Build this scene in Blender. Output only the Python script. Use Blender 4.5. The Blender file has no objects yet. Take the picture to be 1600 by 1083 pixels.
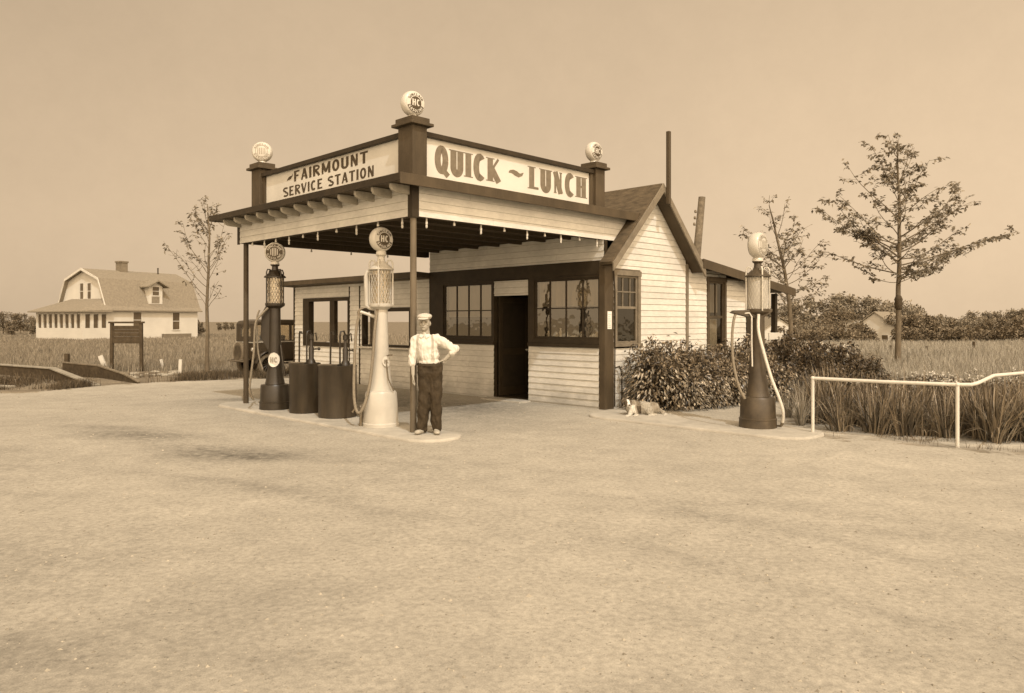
import bpy, math, random
from mathutils import Vector, Matrix, noise
from mathutils.bvhtree import BVHTree
R = math.radians
PI = math.pi
scn = bpy.context.scene
COL = scn.collection

# ------------------------------------------------------------------ tone: the print is sepia, so every base colour is a brown of luminance L
_TINT = [(0.0, (1.30, .92, .48)), (.05, (1.25, .93, .55)), (.12, (1.17, .955, .66)), (.26, (1.07, .985, .80)), (.40, (1.05, .99, .85)), (.70, (1.02, 1.0, .92)), (1.0, (1.01, 1.0, .94))]
def S(l):
    for (a, ca), (b, cb) in zip(_TINT, _TINT[1:]):
        if l <= b:
            t = (l - a) / (b - a)
            return tuple(min(1, l * (x + (y - x) * t)) for x, y in zip(ca, cb)) + (1,)
    return tuple(min(1, l * x) for x in _TINT[-1][1]) + (1,)

def _nodes(name):
    m = bpy.data.materials.new(name); m.use_nodes = True
    nt = m.node_tree; nt.nodes.clear()
    return m, nt, nt.nodes.new, nt.links.new

def mat(name, L, rough=.7, var=.16, scale=5.0, spec=.25, bump=0.0, bscale=60.0, stretch=(1, 1, 1), metal=0.0, island=0.0, grime=0.0, coat=0.0, foot=0.0):
    m, nt, N, K = _nodes(name)
    out = N('ShaderNodeOutputMaterial'); b = N('ShaderNodeBsdfPrincipled'); K(b.outputs[0], out.inputs[0])
    b.inputs['Roughness'].default_value = rough; b.inputs['Specular IOR Level'].default_value = spec; b.inputs['Metallic'].default_value = metal
    b.inputs['Coat Weight'].default_value = coat
    tc = N('ShaderNodeTexCoord'); mp = N('ShaderNodeMapping'); mp.inputs['Scale'].default_value = stretch
    K(tc.outputs['Object'], mp.inputs[0])
    n = N('ShaderNodeTexNoise'); n.inputs['Scale'].default_value = scale; n.inputs['Detail'].default_value = 7; n.inputs['Roughness'].default_value = .62
    K(mp.outputs[0], n.inputs['Vector'])
    mr = N('ShaderNodeMapRange'); mr.inputs['From Min'].default_value = .3; mr.inputs['From Max'].default_value = .7
    mr.inputs['To Min'].default_value = 1 - var; mr.inputs['To Max'].default_value = 1 + var
    K(n.outputs['Fac'], mr.inputs['Value'])
    fac = mr.outputs[0]
    if island:
        g = N('ShaderNodeNewGeometry'); ir = N('ShaderNodeMapRange')
        ir.inputs['To Min'].default_value = 1 - island; ir.inputs['To Max'].default_value = 1 + island
        K(g.outputs['Random Per Island'], ir.inputs['Value'])
        mm = N('ShaderNodeMath'); mm.operation = 'MULTIPLY'; K(fac, mm.inputs[0]); K(ir.outputs[0], mm.inputs[1]); fac = mm.outputs[0]
    if grime:
        n2 = N('ShaderNodeTexNoise'); n2.inputs['Scale'].default_value = scale * .22; n2.inputs['Detail'].default_value = 5
        K(tc.outputs['Object'], n2.inputs['Vector'])
        r2 = N('ShaderNodeMapRange'); r2.inputs['From Min'].default_value = .35; r2.inputs['From Max'].default_value = .62
        r2.inputs['To Min'].default_value = 1 - grime; r2.inputs['To Max'].default_value = 1.0
        K(n2.outputs['Fac'], r2.inputs['Value'])
        m2 = N('ShaderNodeMath'); m2.operation = 'MULTIPLY'; K(fac, m2.inputs[0]); K(r2.outputs[0], m2.inputs[1]); fac = m2.outputs[0]
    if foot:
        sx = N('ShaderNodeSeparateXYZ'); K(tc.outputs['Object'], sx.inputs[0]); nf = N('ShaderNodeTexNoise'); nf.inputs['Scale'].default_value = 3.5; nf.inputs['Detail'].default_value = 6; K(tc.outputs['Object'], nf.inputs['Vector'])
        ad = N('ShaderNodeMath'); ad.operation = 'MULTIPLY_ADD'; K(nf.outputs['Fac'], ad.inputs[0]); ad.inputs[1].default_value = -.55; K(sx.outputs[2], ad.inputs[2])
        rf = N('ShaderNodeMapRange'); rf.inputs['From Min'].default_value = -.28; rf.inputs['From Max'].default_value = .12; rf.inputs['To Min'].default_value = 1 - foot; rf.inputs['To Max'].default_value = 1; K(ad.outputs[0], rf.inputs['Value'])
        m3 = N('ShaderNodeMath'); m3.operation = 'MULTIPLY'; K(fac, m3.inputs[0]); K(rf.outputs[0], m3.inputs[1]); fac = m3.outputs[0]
    mx = N('ShaderNodeVectorMath'); mx.operation = 'SCALE'; mx.inputs[0].default_value = S(L)[:3]
    K(fac, mx.inputs['Scale']); K(mx.outputs[0], b.inputs['Base Color'])
    if bump:
        nb = N('ShaderNodeTexNoise'); nb.inputs['Scale'].default_value = bscale; nb.inputs['Detail'].default_value = 4
        K(mp.outputs[0], nb.inputs['Vector'])
        bp = N('ShaderNodeBump'); bp.inputs['Strength'].default_value = bump; bp.inputs['Distance'].default_value = .02
        K(nb.outputs['Fac'], bp.inputs['Height']); K(bp.outputs[0], b.inputs['Normal'])
    return m

def leafmat(name, L, isl=.55, trans=.25, rough=.45, spec=.35):
    m, nt, N, K = _nodes(name)
    out = N('ShaderNodeOutputMaterial'); b = N('ShaderNodeBsdfPrincipled'); t = N('ShaderNodeBsdfTranslucent'); mix = N('ShaderNodeMixShader')
    b.inputs['Roughness'].default_value = rough; b.inputs['Specular IOR Level'].default_value = spec
    g = N('ShaderNodeNewGeometry'); mr = N('ShaderNodeMapRange'); mr.inputs['To Min'].default_value = 1 - isl; mr.inputs['To Max'].default_value = 1 + isl * 1.4
    K(g.outputs['Random Per Island'], mr.inputs['Value'])
    mx = N('ShaderNodeVectorMath'); mx.operation = 'SCALE'; mx.inputs[0].default_value = S(L)[:3]; K(mr.outputs[0], mx.inputs['Scale'])
    K(mx.outputs[0], b.inputs['Base Color']); K(mx.outputs[0], t.inputs['Color'])
    mix.inputs[0].default_value = trans; K(b.outputs[0], mix.inputs[1]); K(t.outputs[0], mix.inputs[2]); K(mix.outputs[0], out.inputs[0])
    return m

def glassmat(name, refl=.25, tint=.8, rough=.02, body=0.0, bodyL=.5):
    m, nt, N, K = _nodes(name)
    out = N('ShaderNodeOutputMaterial'); tr = N('ShaderNodeBsdfTransparent'); gl = N('ShaderNodeBsdfGlossy'); mix = N('ShaderNodeMixShader')
    tr.inputs[0].default_value = (tint, tint * .93, tint * .8, 1); gl.inputs[0].default_value = (1, .96, .86, 1); gl.inputs['Roughness'].default_value = rough
    tc = N('ShaderNodeTexCoord'); n = N('ShaderNodeTexNoise'); n.inputs['Scale'].default_value = 3; bp = N('ShaderNodeBump'); bp.inputs['Strength'].default_value = .12; bp.inputs['Distance'].default_value = .03
    K(tc.outputs['Object'], n.inputs['Vector']); K(n.outputs['Fac'], bp.inputs['Height']); K(bp.outputs[0], gl.inputs['Normal'])
    mix.inputs[0].default_value = refl; K(tr.outputs[0], mix.inputs[1]); K(gl.outputs[0], mix.inputs[2])
    last = mix.outputs[0]
    if body:
        d = N('ShaderNodeBsdfDiffuse'); d.inputs[0].default_value = S(bodyL); m2 = N('ShaderNodeMixShader'); m2.inputs[0].default_value = body
        K(last, m2.inputs[1]); K(d.outputs[0], m2.inputs[2]); last = m2.outputs[0]
    K(last, out.inputs[0])
    return m

M = {
 'lap_shade':    mat('painted_lap_shadow', .33, rough=.9, var=.3),  # shade below each board lap, put into the colour
 'tail':    mat('rafter_tail_paint', .30, rough=.7, var=.2, scale=8),
 'globeo':  mat('old_milk_glass', .47, rough=.25, var=.08, spec=.5),
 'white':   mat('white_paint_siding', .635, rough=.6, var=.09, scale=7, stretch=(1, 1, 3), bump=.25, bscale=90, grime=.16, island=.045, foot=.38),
 'white2':  mat('white_paint_trim', .55, rough=.5, var=.06, scale=9, bump=.1, grime=.08),
 'sign':    mat('sign_board_paint', .60, rough=.5, var=.05, scale=3, bump=.08, grime=.1),
 'letter':  mat('sign_lettering_brown', .15, rough=.5, var=.18, scale=14),
 'letterd': mat('sign_lettering_dark', .055, rough=.5, var=.18, scale=14),
 'brown':   mat('brown_trim_paint', .062, rough=.55, var=.2, scale=6, stretch=(1, 1, .3), bump=.2, bscale=70, grime=.25),
 'brownl':  mat('faded_brown_trim_paint', .17, rough=.6, var=.2, scale=6, bump=.25, bscale=70, grime=.2),
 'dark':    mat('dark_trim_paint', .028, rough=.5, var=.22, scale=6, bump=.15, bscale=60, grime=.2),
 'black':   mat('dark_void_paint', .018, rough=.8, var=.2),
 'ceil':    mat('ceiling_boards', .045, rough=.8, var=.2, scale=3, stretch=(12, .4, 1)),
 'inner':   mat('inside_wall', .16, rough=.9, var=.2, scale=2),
 'shingle': mat('wood_shingles', .075, rough=.85, var=.4, scale=14, stretch=(1, .35, 1), bump=.6, bscale=30),
 'shinglel':mat('pale_shingles', .20, rough=.85, var=.18, scale=6, bump=.4, bscale=20),
 'post':    mat('round_post_paint', .12, rough=.5, var=.25, scale=5, stretch=(1, 1, .3), bump=.1, grime=.2),
 'conc':    mat('concrete', .40, rough=.9, var=.14, scale=4, bump=.35, bscale=80, grime=.16),
 'pumpw':   mat('cream_enamel', .47, rough=.35, var=.06, scale=6, spec=.45, grime=.14),
 'pumpd':   mat('dark_enamel', .022, rough=.38, var=.25, scale=8, spec=.5, grime=.3),
 'pumpm':   mat('worn_dark_enamel', .055, rough=.45, var=.3, scale=8, spec=.45, grime=.35),
 'steel':   mat('dull_steel', .16, rough=.45, var=.2, metal=.4, scale=12),
 'brass':   mat('pale_metal', .45, rough=.4, var=.15, metal=.3, scale=12),
 'hose':    mat('rubber_hose', .18, rough=.65, var=.2, scale=30),
 'hosel':   mat('canvas_hose', .55, rough=.7, var=.14, scale=30),
 'globe':   mat('milk_glass', .52, rough=.25, var=.04, spec=.5),
 'globed':  mat('globe_dark_paint', .055, rough=.35, var=.1),
 'globem':  mat('globe_faded_paint', .22, rough=.35, var=.15),
 'drum':    mat('oil_drum_steel', .034, rough=.42, var=.35, scale=7, spec=.5, stretch=(1, 1, .25), bump=.08, grime=.3),
 'bulb':    mat('frosted_bulb_glass', .5, rough=.3, var=.03, spec=.5),
 'pane':    glassmat('window_glass', refl=.32, tint=.72),
 'paned':   glassmat('dark_window_glass', refl=.14, tint=.5),
 'clear':   glassmat('clear_glass', refl=.12, tint=.92, body=.12, bodyL=.6),
 'curtain': mat('lace_curtain', .62, rough=.9, var=.12, scale=20, stretch=(6, 6, .4)),
 'blind':   mat('old_window_shade', .36, rough=.9, var=.12, scale=3, stretch=(1, 1, .3)),
 'card':    mat('paper_notice', .70, rough=.8, var=.08),
 'skin':    mat('bare_skin', .30, rough=.55, var=.07, scale=20),  # one plain skin tone
 'skind':   mat('eyes_and_mouth', .06, rough=.5, var=.1),
 'shirt':   mat('white_cotton_shirt', .56, rough=.85, var=.05, scale=14),
 'trouser': mat('dark_work_trousers', .034, rough=.85, var=.3, scale=14, bump=.3, bscale=40),
 'cap':     mat('pale_tweed_cap', .46, rough=.9, var=.15, scale=60),
 'susp':    mat('suspender_webbing', .34, rough=.8, var=.1),
 'shoe':    mat('dusty_leather', .34, rough=.7, var=.25, scale=16),
 'hair':    mat('dark_hair', .03, rough=.6, var=.2),
 'bark':    mat('tree_bark', .11, rough=.9, var=.35, scale=12, stretch=(1, 1, .3), bump=.6, bscale=30),
 'timber':  mat('weathered_timber', .16, rough=.85, var=.35, scale=8, bump=.35, bscale=50, grime=.2),
 'timberd': mat('dark_old_timber', .055, rough=.85, var=.35, scale=8, bump=.35, bscale=50, grime=.2),
 'timberl': mat('pale_new_timber', .28, rough=.85, var=.2, scale=8, bump=.2, bscale=50, grime=.2),
 'stone':   mat('pale_stone', .27, rough=.9, var=.3, scale=8, bump=.5, bscale=25, island=.3),
 'carb':    mat('car_black_lacquer', .022, rough=.3, var=.2, spec=.5, grime=.2, coat=.3),
 'carm':    mat('car_dusty_paint', .035, rough=.4, var=.2, spec=.5),
 'tyre':    mat('tyre_rubber', .03, rough=.8, var=.3),
 'tyrew':   mat('dusty_tyre', .13, rough=.8, var=.3),
 'housew':  mat('house_white_siding', .55, rough=.7, var=.06, scale=3, stretch=(.3, .3, 18), grime=.1),
 'leaf':    leafmat('leaf_shrub', .105, isl=.95, trans=.1, rough=.36, spec=.55),
 'leafb':   leafmat('leaf_shrub_pale', .20, isl=.9, trans=.1, rough=.4, spec=.5),
 'leafd':   leafmat('leaf_shrub_dark', .06, isl=.9, trans=.12, rough=.4, spec=.45),
 'leaft':   leafmat('leaf_tree', .20, isl=.6, trans=.35),
 'leaffar': leafmat('leaf_far_trees', .20, isl=.45, trans=.1, rough=.8, spec=.1),  # aerial haze is mixed into both far-leaf colours
 'leaffard':leafmat('leaf_far_trees_dark', .14, isl=.4, trans=.1, rough=.8, spec=.1),
 'grass':   leafmat('dry_grass', .21, isl=.34, trans=.2, rough=.7, spec=.15),
 'grassr':  leafmat('dry_grass_pale', .31, isl=.32, trans=.2, rough=.7, spec=.15),
 'weed':    leafmat('dark_weeds', .07, isl=.6, trans=.15, rough=.6),
 'iris':    leafmat('iris_blades', .13, isl=.95, trans=.15, rough=.45, spec=.4),
 'fountain':leafmat('pale_grass_blades', .24, isl=.5, trans=.2, rough=.6),
 'petal':   leafmat('white_petals', .50, isl=.25, trans=.2, rough=.7),
}

# ------------------------------------------------------------------ mesh builder
class MB:
    def __init__(s): s.v = []; s.f = []; s.mi = {}
    def add(s, vs, fs, mi=0):
        o = len(s.v)
        if mi:
            for k in range(len(fs)): s.mi[len(s.f) + k] = mi
        o = len(s.v); s.v.extend([tuple(p) for p in vs]); s.f.extend([tuple(i + o for i in f) for f in fs]); return s
    def box(s, x0, x1, y0, y1, z0, z1):
        return s.add([(x0, y0, z0), (x1, y0, z0), (x1, y1, z0), (x0, y1, z0), (x0, y0, z1), (x1, y0, z1), (x1, y1, z1), (x0, y1, z1)],
                     [(0, 3, 2, 1), (4, 5, 6, 7), (0, 1, 5, 4), (1, 2, 6, 5), (2, 3, 7, 6), (3, 0, 4, 7)])
    def bar(s, p0, p1, w, h, up=(0, 0, 1)):
        p0 = Vector(p0); p1 = Vector(p1); d = (p1 - p0).normalized(); up = Vector(up)
        sx = d.cross(up)
        if sx.length < 1e-4: sx = d.cross(Vector((1, 0, 0)))
        sx.normalize(); uz = sx.cross(d).normalized()
        a, b = sx * w / 2, uz * h / 2
        return s.add([p0 - a - b, p0 + a - b, p0 + a + b, p0 - a + b, p1 - a - b, p1 + a - b, p1 + a + b, p1 - a + b],
                     [(0, 1, 2, 3), (4, 7, 6, 5), (0, 4, 5, 1), (1, 5, 6, 2), (2, 6, 7, 3), (3, 7, 4, 0)])
    def tube(s, pts, r, n=10, cap=True):
        pts = [Vector(p) for p in pts]; k = len(pts)
        rs = r if isinstance(r, (list, tuple)) else [r] * k
        vs = []; ref = None
        for i in range(k):
            d = (pts[min(i + 1, k - 1)] - pts[max(i - 1, 0)]).normalized()
            if ref is None:
                ref = d.cross(Vector((0, 0, 1)))
                if ref.length < .05: ref = d.cross(Vector((0, 1, 0)))
            ref = (ref - d * ref.dot(d)).normalized(); bi = d.cross(ref)
            for j in range(n):
                a = 2 * PI * j / n; vs.append(pts[i] + (ref * math.cos(a) + bi * math.sin(a)) * rs[i])
        fs = [(i * n + j, i * n + (j + 1) % n, (i + 1) * n + (j + 1) % n, (i + 1) * n + j) for i in range(k - 1) for j in range(n)]
        if cap: fs += [tuple(reversed(range(n))), tuple((k - 1) * n + j for j in range(n))]
        return s.add(vs, fs)
    def lathe(s, prof, c=(0, 0, 0), n=32, axis='z'):
        vs = []
        for r, z in prof:
            for j in range(n):
                a = 2 * PI * j / n; x, y = r * math.cos(a), r * math.sin(a)
                p = (x, y, z) if axis == 'z' else ((x, -z, y) if axis == 'y' else (z, x, y))
                vs.append((p[0] + c[0], p[1] + c[1], p[2] + c[2]))
        k = len(prof)
        fs = [(i * n + j, i * n + (j + 1) % n, (i + 1) * n + (j + 1) % n, (i + 1) * n + j) for i in range(k - 1) for j in range(n)]
        if prof[0][0] > 1e-5: fs.append(tuple(reversed(range(n))))
        if prof[-1][0] > 1e-5: fs.append(tuple((k - 1) * n + j for j in range(n)))
        return s.add(vs, fs)
    def ell(s, c, r, n=16, m=10, rot=None):
        vs = []; fs = []
        for i in range(m + 1):
            t = PI * i / m
            for j in range(n):
                a = 2 * PI * j / n
                p = Vector((r[0] * math.sin(t) * math.cos(a), r[1] * math.sin(t) * math.sin(a), r[2] * math.cos(t)))
                if rot: p = rot @ p
                vs.append(p + Vector(c))
        for i in range(m):
            for j in range(n): fs.append((i * n + j, (i + 1) * n + j, (i + 1) * n + (j + 1) % n, i * n + (j + 1) % n))
        return s.add(vs, fs)
    def cap(s, p0, p1, r0, r1, n=14):
        """a closed tapered capsule"""
        p0 = Vector(p0); p1 = Vector(p1); d = (p1 - p0).normalized()
        pts = []; rs = []
        for i in range(5): t = PI / 2 * (1 - i / 4); pts.append(p0 - d * r0 * math.sin(t)); rs.append(max(r0 * math.cos(t), 1e-4))
        for i in range(5): t = PI / 2 * (i / 4); pts.append(p1 + d * r1 * math.sin(t)); rs.append(max(r1 * math.cos(t), 1e-4))
        return s.tube(pts, rs, n)
    def prism(s, poly, fn, d0, d1):
        n = len(poly)
        vs = [fn(a, b, d0) for a, b in poly] + [fn(a, b, d1) for a, b in poly]
        return s.add(vs, [tuple(reversed(range(n))), tuple(range(n, 2 * n))] + [(i, (i + 1) % n, n + (i + 1) % n, n + i) for i in range(n)])
    def quad(s, a, b, c, d): return s.add([a, b, c, d], [(0, 1, 2, 3)])
    def build(s, name, m, parent=None, smooth=None, bevel=0, loc=None, fixn=False):
        me = bpy.data.meshes.new(name); me.from_pydata(s.v, [], s.f)
        if fixn:
            import bmesh
            bm = bmesh.new(); bm.from_mesh(me); bmesh.ops.recalc_face_normals(bm, faces=bm.faces); bm.to_mesh(me); bm.free()
        me.materials.append(M[m] if isinstance(m, str) else m)
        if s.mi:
            me.materials.append(M['lap_shade'])
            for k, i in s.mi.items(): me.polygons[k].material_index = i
        if smooth is not None:
            me.shade_smooth(); me.set_sharp_from_angle(angle=R(smooth))
        o = bpy.data.objects.new(name, me); COL.objects.link(o)
        if parent: o.parent = parent
        if loc: o.location = loc
        if bevel:
            bv = o.modifiers.new('bevel', 'BEVEL'); bv.width = bevel; bv.segments = 2; bv.limit_method = 'ANGLE'
        return o

def tag(o, label=None, cat=None, group=None, kind=None):
    if label: o['label'] = label
    if cat: o['category'] = cat
    if group: o['group'] = group
    if kind: o['kind'] = kind
    return o
def empty(name, loc=(0, 0, 0), rz=0, label=None, cat=None, group=None):
    o = bpy.data.objects.new(name, None); COL.objects.link(o); o.location = loc; o.rotation_euler = (0, 0, rz); o.empty_display_size = .2
    return tag(o, label, cat, group)
def dup(root, loc, rz=0, scale=1.0, label=None):
    r = root.copy(); COL.objects.link(r); r.location = loc; r.rotation_euler = (0, 0, rz); r.scale = (scale,) * 3
    if label: r['label'] = label
    for ch in list(root.children):
        c = ch.copy(); COL.objects.link(c); c.parent = r
        for g in list(ch.children):
            d = g.copy(); COL.objects.link(d); d.parent = c
    return r

# ------------------------------------------------------------------ stroke letters: every glyph is a list of strokes (points, width)
def _arc(cx, cy, rx, ry, a0, a1, n=14): return [(cx + rx * math.cos(R(a0 + (a1 - a0) * i / n)), cy + ry * math.sin(R(a0 + (a1 - a0) * i / n))) for i in range(n + 1)]
def glyph(ch, t=.17, h=.13, serif=False):
    """strokes in a box one high; t is the heavy stem, h the light stroke; returns (strokes, advance)"""
    w = .62; st = []; a = t / 2
    def V(x, y0=0, y1=1, ww=t):
        st.append(([(x, y0), (x, y1)], ww))
        if serif:
            for y, d in ((y0, .02), (y1, -.02)):
                if y in (0, 1): st.append(([(x - ww * .78, y + d), (x + ww * .78, y + d)], .045))
    def H(x0, x1, y, ww=h): st.append(([(x0, y), (x1, y)], ww))
    def D(p, q, ww): st.append(([p, q], ww))
    if ch == 'A': D((a * .6, 0), (w / 2, 1), h); D((w - a * .8, 0), (w / 2, 1), t); H(w * .2, w * .8, .3, h * .8)
    elif ch == 'C': st.append((_arc(w * .52, .5, w * .52 - a, .5 - h / 2, 48, 312), t))
    elif ch == 'G': st.append((_arc(w * .52, .5, w * .52 - a, .5 - h / 2, 48, 330), t)); H(w * .5, w, .42); V(w - a, .1, .46, t * .8)
    elif ch == 'E': V(a); H(0, w * .85, 1 - h / 2); H(0, w * .7, .52); H(0, w * .88, h / 2); w *= .9
    elif ch == 'F': V(a); H(0, w * .85, 1 - h / 2); H(0, w * .7, .52); w *= .88
    elif ch == 'H': V(a); V(w - a); H(a, w - a, .52)
    elif ch == 'I': V(a); w = t
    elif ch == 'K': V(a); D((a, .38), (w * .92, 1), h); D((w * .36, .55), (w * .96, 0), t)
    elif ch == 'L': V(a); H(0, w * .85, h / 2); w *= .86
    elif ch == 'M': w = .8; V(a, ww=h); V(w - a); D((a, 1), (w / 2, .15), t); D((w / 2, .15), (w - a, 1), h)
    elif ch == 'N': V(a, ww=h); V(w - a, ww=h); D((a, 1), (w - a, 0), t)
    elif ch in 'OQ':
        st.append((_arc(w * .5, .5, w * .5 - a * .9, .5 - h / 2, 0, 360, 26), t * .95))
        if ch == 'Q': D((w * .45, .2), (w * 1.0, -.12), t * .8)
    elif ch == 'R': V(a); st.append(([(a, 1 - h / 2)] + _arc(w * .45, .74, w * .42, .26 - h / 2, 90, -90) + [(a, .48 + h / 2)], h)); D((w * .4, .5), (w * .95, 0), t)
    elif ch == 'S': st.append((_arc(w * .5, .745, w * .42, .255 - h / 2, 30, 270, 12) + _arc(w * .5, .255, w * .42, .255 - h / 2, 90, -150, 12), h * 1.15))
    elif ch == 'T': V(w / 2); H(0, w, 1 - h / 2)
    elif ch == 'U':
        st.append(([(a, 1), (a, .3)] + _arc(w / 2, .3, w / 2 - a, .3 - h / 2, 180, 360) + [(w - a, .3), (w - a, 1)], t))
        if serif: H(-t * .25, t * 1.25, .98, .045); H(w - t * 1.25, w + t * .25, .98, .045)
    elif ch == 'V': D((a * .6, 1), (w / 2, 0), t); D((w - a * .6, 1), (w / 2, 0), h)
    elif ch == '~': w = .85; st.append(([(0, .50), (.10, .58), (.25, .60), (.42, .52), (.58, .44), (.72, .50), (.85, .66)], [.04, .2, .3, .34, .3, .18, .03]))
    elif ch == ' ': w = .3
    return st, w
def stroke_mesh(mb, pts, w, fn, z):
    """a strip of quads along pts; fn maps (x, y, height) to 3-D"""
    if len(pts) == 2: pts = [(pts[0][0] + (pts[1][0] - pts[0][0]) * k / 6, pts[0][1] + (pts[1][1] - pts[0][1]) * k / 6) for k in range(7)]
    n = len(pts); ws = w if isinstance(w, list) else [w] * n; A = []; B = []
    for i in range(n):
        x0, y0 = pts[max(i - 1, 0)]; x1, y1 = pts[min(i + 1, n - 1)]
        l = math.hypot(x1 - x0, y1 - y0) or 1; nx, ny = -(y1 - y0) / l * ws[i] / 2, (x1 - x0) / l * ws[i] / 2
        A.append((pts[i][0] + nx, pts[i][1] + ny)); B.append((pts[i][0] - nx, pts[i][1] - ny))
    vs = [fn(x, y, z) for x, y in A] + [fn(x, y, z) for x, y in B]
    mb.add(vs, [(i, i + 1, n + i + 1, n + i) for i in range(n - 1)])
def letters(mb, text, fn, x0, x1, y0, hgt, t=.17, h=.13, serif=False, gap=.14, slant=0):
    """lettering filling x0..x1 with height hgt above baseline y0; fn(x, y, lift)"""
    gl = [glyph(c, t, h, serif) for c in text]
    tot = sum(w for _, w in gl) + gap * (len(gl) - 1); sx = (x1 - x0) / tot
    x = 0; k = 0
    for st, w in gl:
        for pts, ww in st:
            k += 1
            # widths are drawn in a square space and squeezed with it
            stroke_mesh(mb, [(p[0] + x + slant * p[1], p[1]) for p in pts], ww, lambda a, b, c: fn(x0 + a * sx, y0 + b * hgt, c), .0015 + (k % 5) * .0004)
        x += w + gap
def arc_letters(mb, text, fn, r, hgt, a0, a1, up=True, t=.2, h=.17):
    """letters along a circle; a0..a1 degrees"""
    gl = [glyph(c, t, h) for c in text]; tot = sum(w for _, w in gl) + .16 * (len(gl) - 1); x = 0; k = 0
    for st, w in gl:
        a = R(a0 + (a1 - a0) * (x + w / 2) / tot)
        ex = (math.sin(a), -math.cos(a)) if up else (-math.sin(a), math.cos(a)); ey = (math.cos(a), math.sin(a)) if up else (-math.cos(a), -math.sin(a))
        c = (r * math.cos(a), r * math.sin(a)); sx = abs(R(a1 - a0)) * r / tot
        for pts, ww in st:
            k += 1
            def g(px, py, z, c=c, ex=ex, ey=ey, w=w):
                dx = (px - w / 2) * sx; dy = (py - .5) * hgt
                return fn(c[0] + ex[0] * dx + ey[0] * dy, c[1] + ex[1] * dx + ey[1] * dy, z)
            stroke_mesh(mb, pts, ww, g, .0016 + (k % 4) * .0003)
        x += w + .16

# ------------------------------------------------------------------ camera, light, sky
CAMZ = 1.65
cam = bpy.data.cameras.new('camera'); co = bpy.data.objects.new('camera', cam); COL.objects.link(co); scn.camera = co
co.location = (0, 0, CAMZ); co.rotation_euler = (R(90), 0, 0)
cam.sensor_width = 36; cam.lens = 36 * 1172 / 1600; cam.shift_y = -(541.5 - 502) / 1600; cam.clip_end = 5000; cam.clip_start = .05
SUN = Vector((.392, -1.024, 1.31)).normalized()
sl = bpy.data.lights.new('sun', 'SUN'); so = bpy.data.objects.new('sun', sl); COL.objects.link(so)
sl.energy = 2.1; sl.angle = R(.5); sl.color = (1, .965, .90); so.rotation_euler = (-SUN).to_track_quat('-Z', 'Y').to_euler(); so.location = (5, -12, 20)
w = bpy.data.worlds.new('World'); scn.world = w; w.use_nodes = True; nt = w.node_tree; nt.nodes.clear()
N = nt.nodes.new; K = nt.links.new
sky = N('ShaderNodeTexSky'); sky.sky_type = 'NISHITA'; sky.sun_disc = False; sky.sun_elevation = math.asin(SUN.z); sky.sun_rotation = math.atan2(SUN.x, SUN.y); sky.dust_density = 4.0; sky.air_density = 1.2
bw = N('ShaderNodeRGBToBW'); K(sky.outputs[0], bw.inputs[0])
mr = N('ShaderNodeMapRange'); mr.inputs['From Min'].default_value = 0; mr.inputs['From Max'].default_value = 12; mr.inputs['To Min'].default_value = 4.7; mr.inputs['To Max'].default_value = 7.6
K(bw.outputs[0], mr.inputs['Value'])
tcw = N('ShaderNodeTexCoord'); nz = N('ShaderNodeTexNoise'); nz.inputs['Scale'].default_value = 2.2; nz.inputs['Detail'].default_value = 6; K(tcw.outputs['Generated'], nz.inputs['Vector'])
mz = N('ShaderNodeMapRange'); mz.inputs['From Min'].default_value = .3; mz.inputs['From Max'].default_value = .7; mz.inputs['To Min'].default_value = .95; mz.inputs['To Max'].default_value = 1.05; K(nz.outputs['Fac'], mz.inputs['Value'])
nq = N('ShaderNodeTexNoise'); nq.inputs['Scale'].default_value = 26; nq.inputs['Detail'].default_value = 8; nq.inputs['Roughness'].default_value = .75; K(tcw.outputs['Generated'], nq.inputs['Vector'])
mq = N('ShaderNodeMapRange'); mq.inputs['From Min'].default_value = .3; mq.inputs['From Max'].default_value = .7; mq.inputs['To Min'].default_value = .975; mq.inputs['To Max'].default_value = 1.025; K(nq.outputs['Fac'], mq.inputs['Value'])
mzq = N('ShaderNodeMath'); mzq.operation = 'MULTIPLY'; K(mz.outputs[0], mzq.inputs[0]); K(mq.outputs[0], mzq.inputs[1]); mz = mzq
mu = N('ShaderNodeMath'); mu.operation = 'MULTIPLY'; K(mr.outputs[0], mu.inputs[0]); K(mz.outputs[0], mu.inputs[1])
# a little paler toward +X, as the plate was
sep = N('ShaderNodeSeparateXYZ'); K(tcw.outputs['Generated'], sep.inputs[0])
mgx = N('ShaderNodeMapRange'); mgx.inputs['From Min'].default_value = -.6; mgx.inputs['From Max'].default_value = .6; mgx.inputs['To Min'].default_value = .82; mgx.inputs['To Max'].default_value = 1.06; K(sep.outputs[0], mgx.inputs['Value'])
mgz = N('ShaderNodeMapRange'); mgz.inputs['From Min'].default_value = 0; mgz.inputs['From Max'].default_value = .5; mgz.inputs['To Min'].default_value = 1.16; mgz.inputs['To Max'].default_value = .91; K(sep.outputs[2], mgz.inputs['Value'])
mu2 = N('ShaderNodeMath'); mu2.operation = 'MULTIPLY'; K(mu.outputs[0], mu2.inputs[0]); K(mgx.outputs[0], mu2.inputs[1])
mu3 = N('ShaderNodeMath'); mu3.operation = 'MULTIPLY'; K(mu2.outputs[0], mu3.inputs[0]); K(mgz.outputs[0], mu3.inputs[1])
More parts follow.
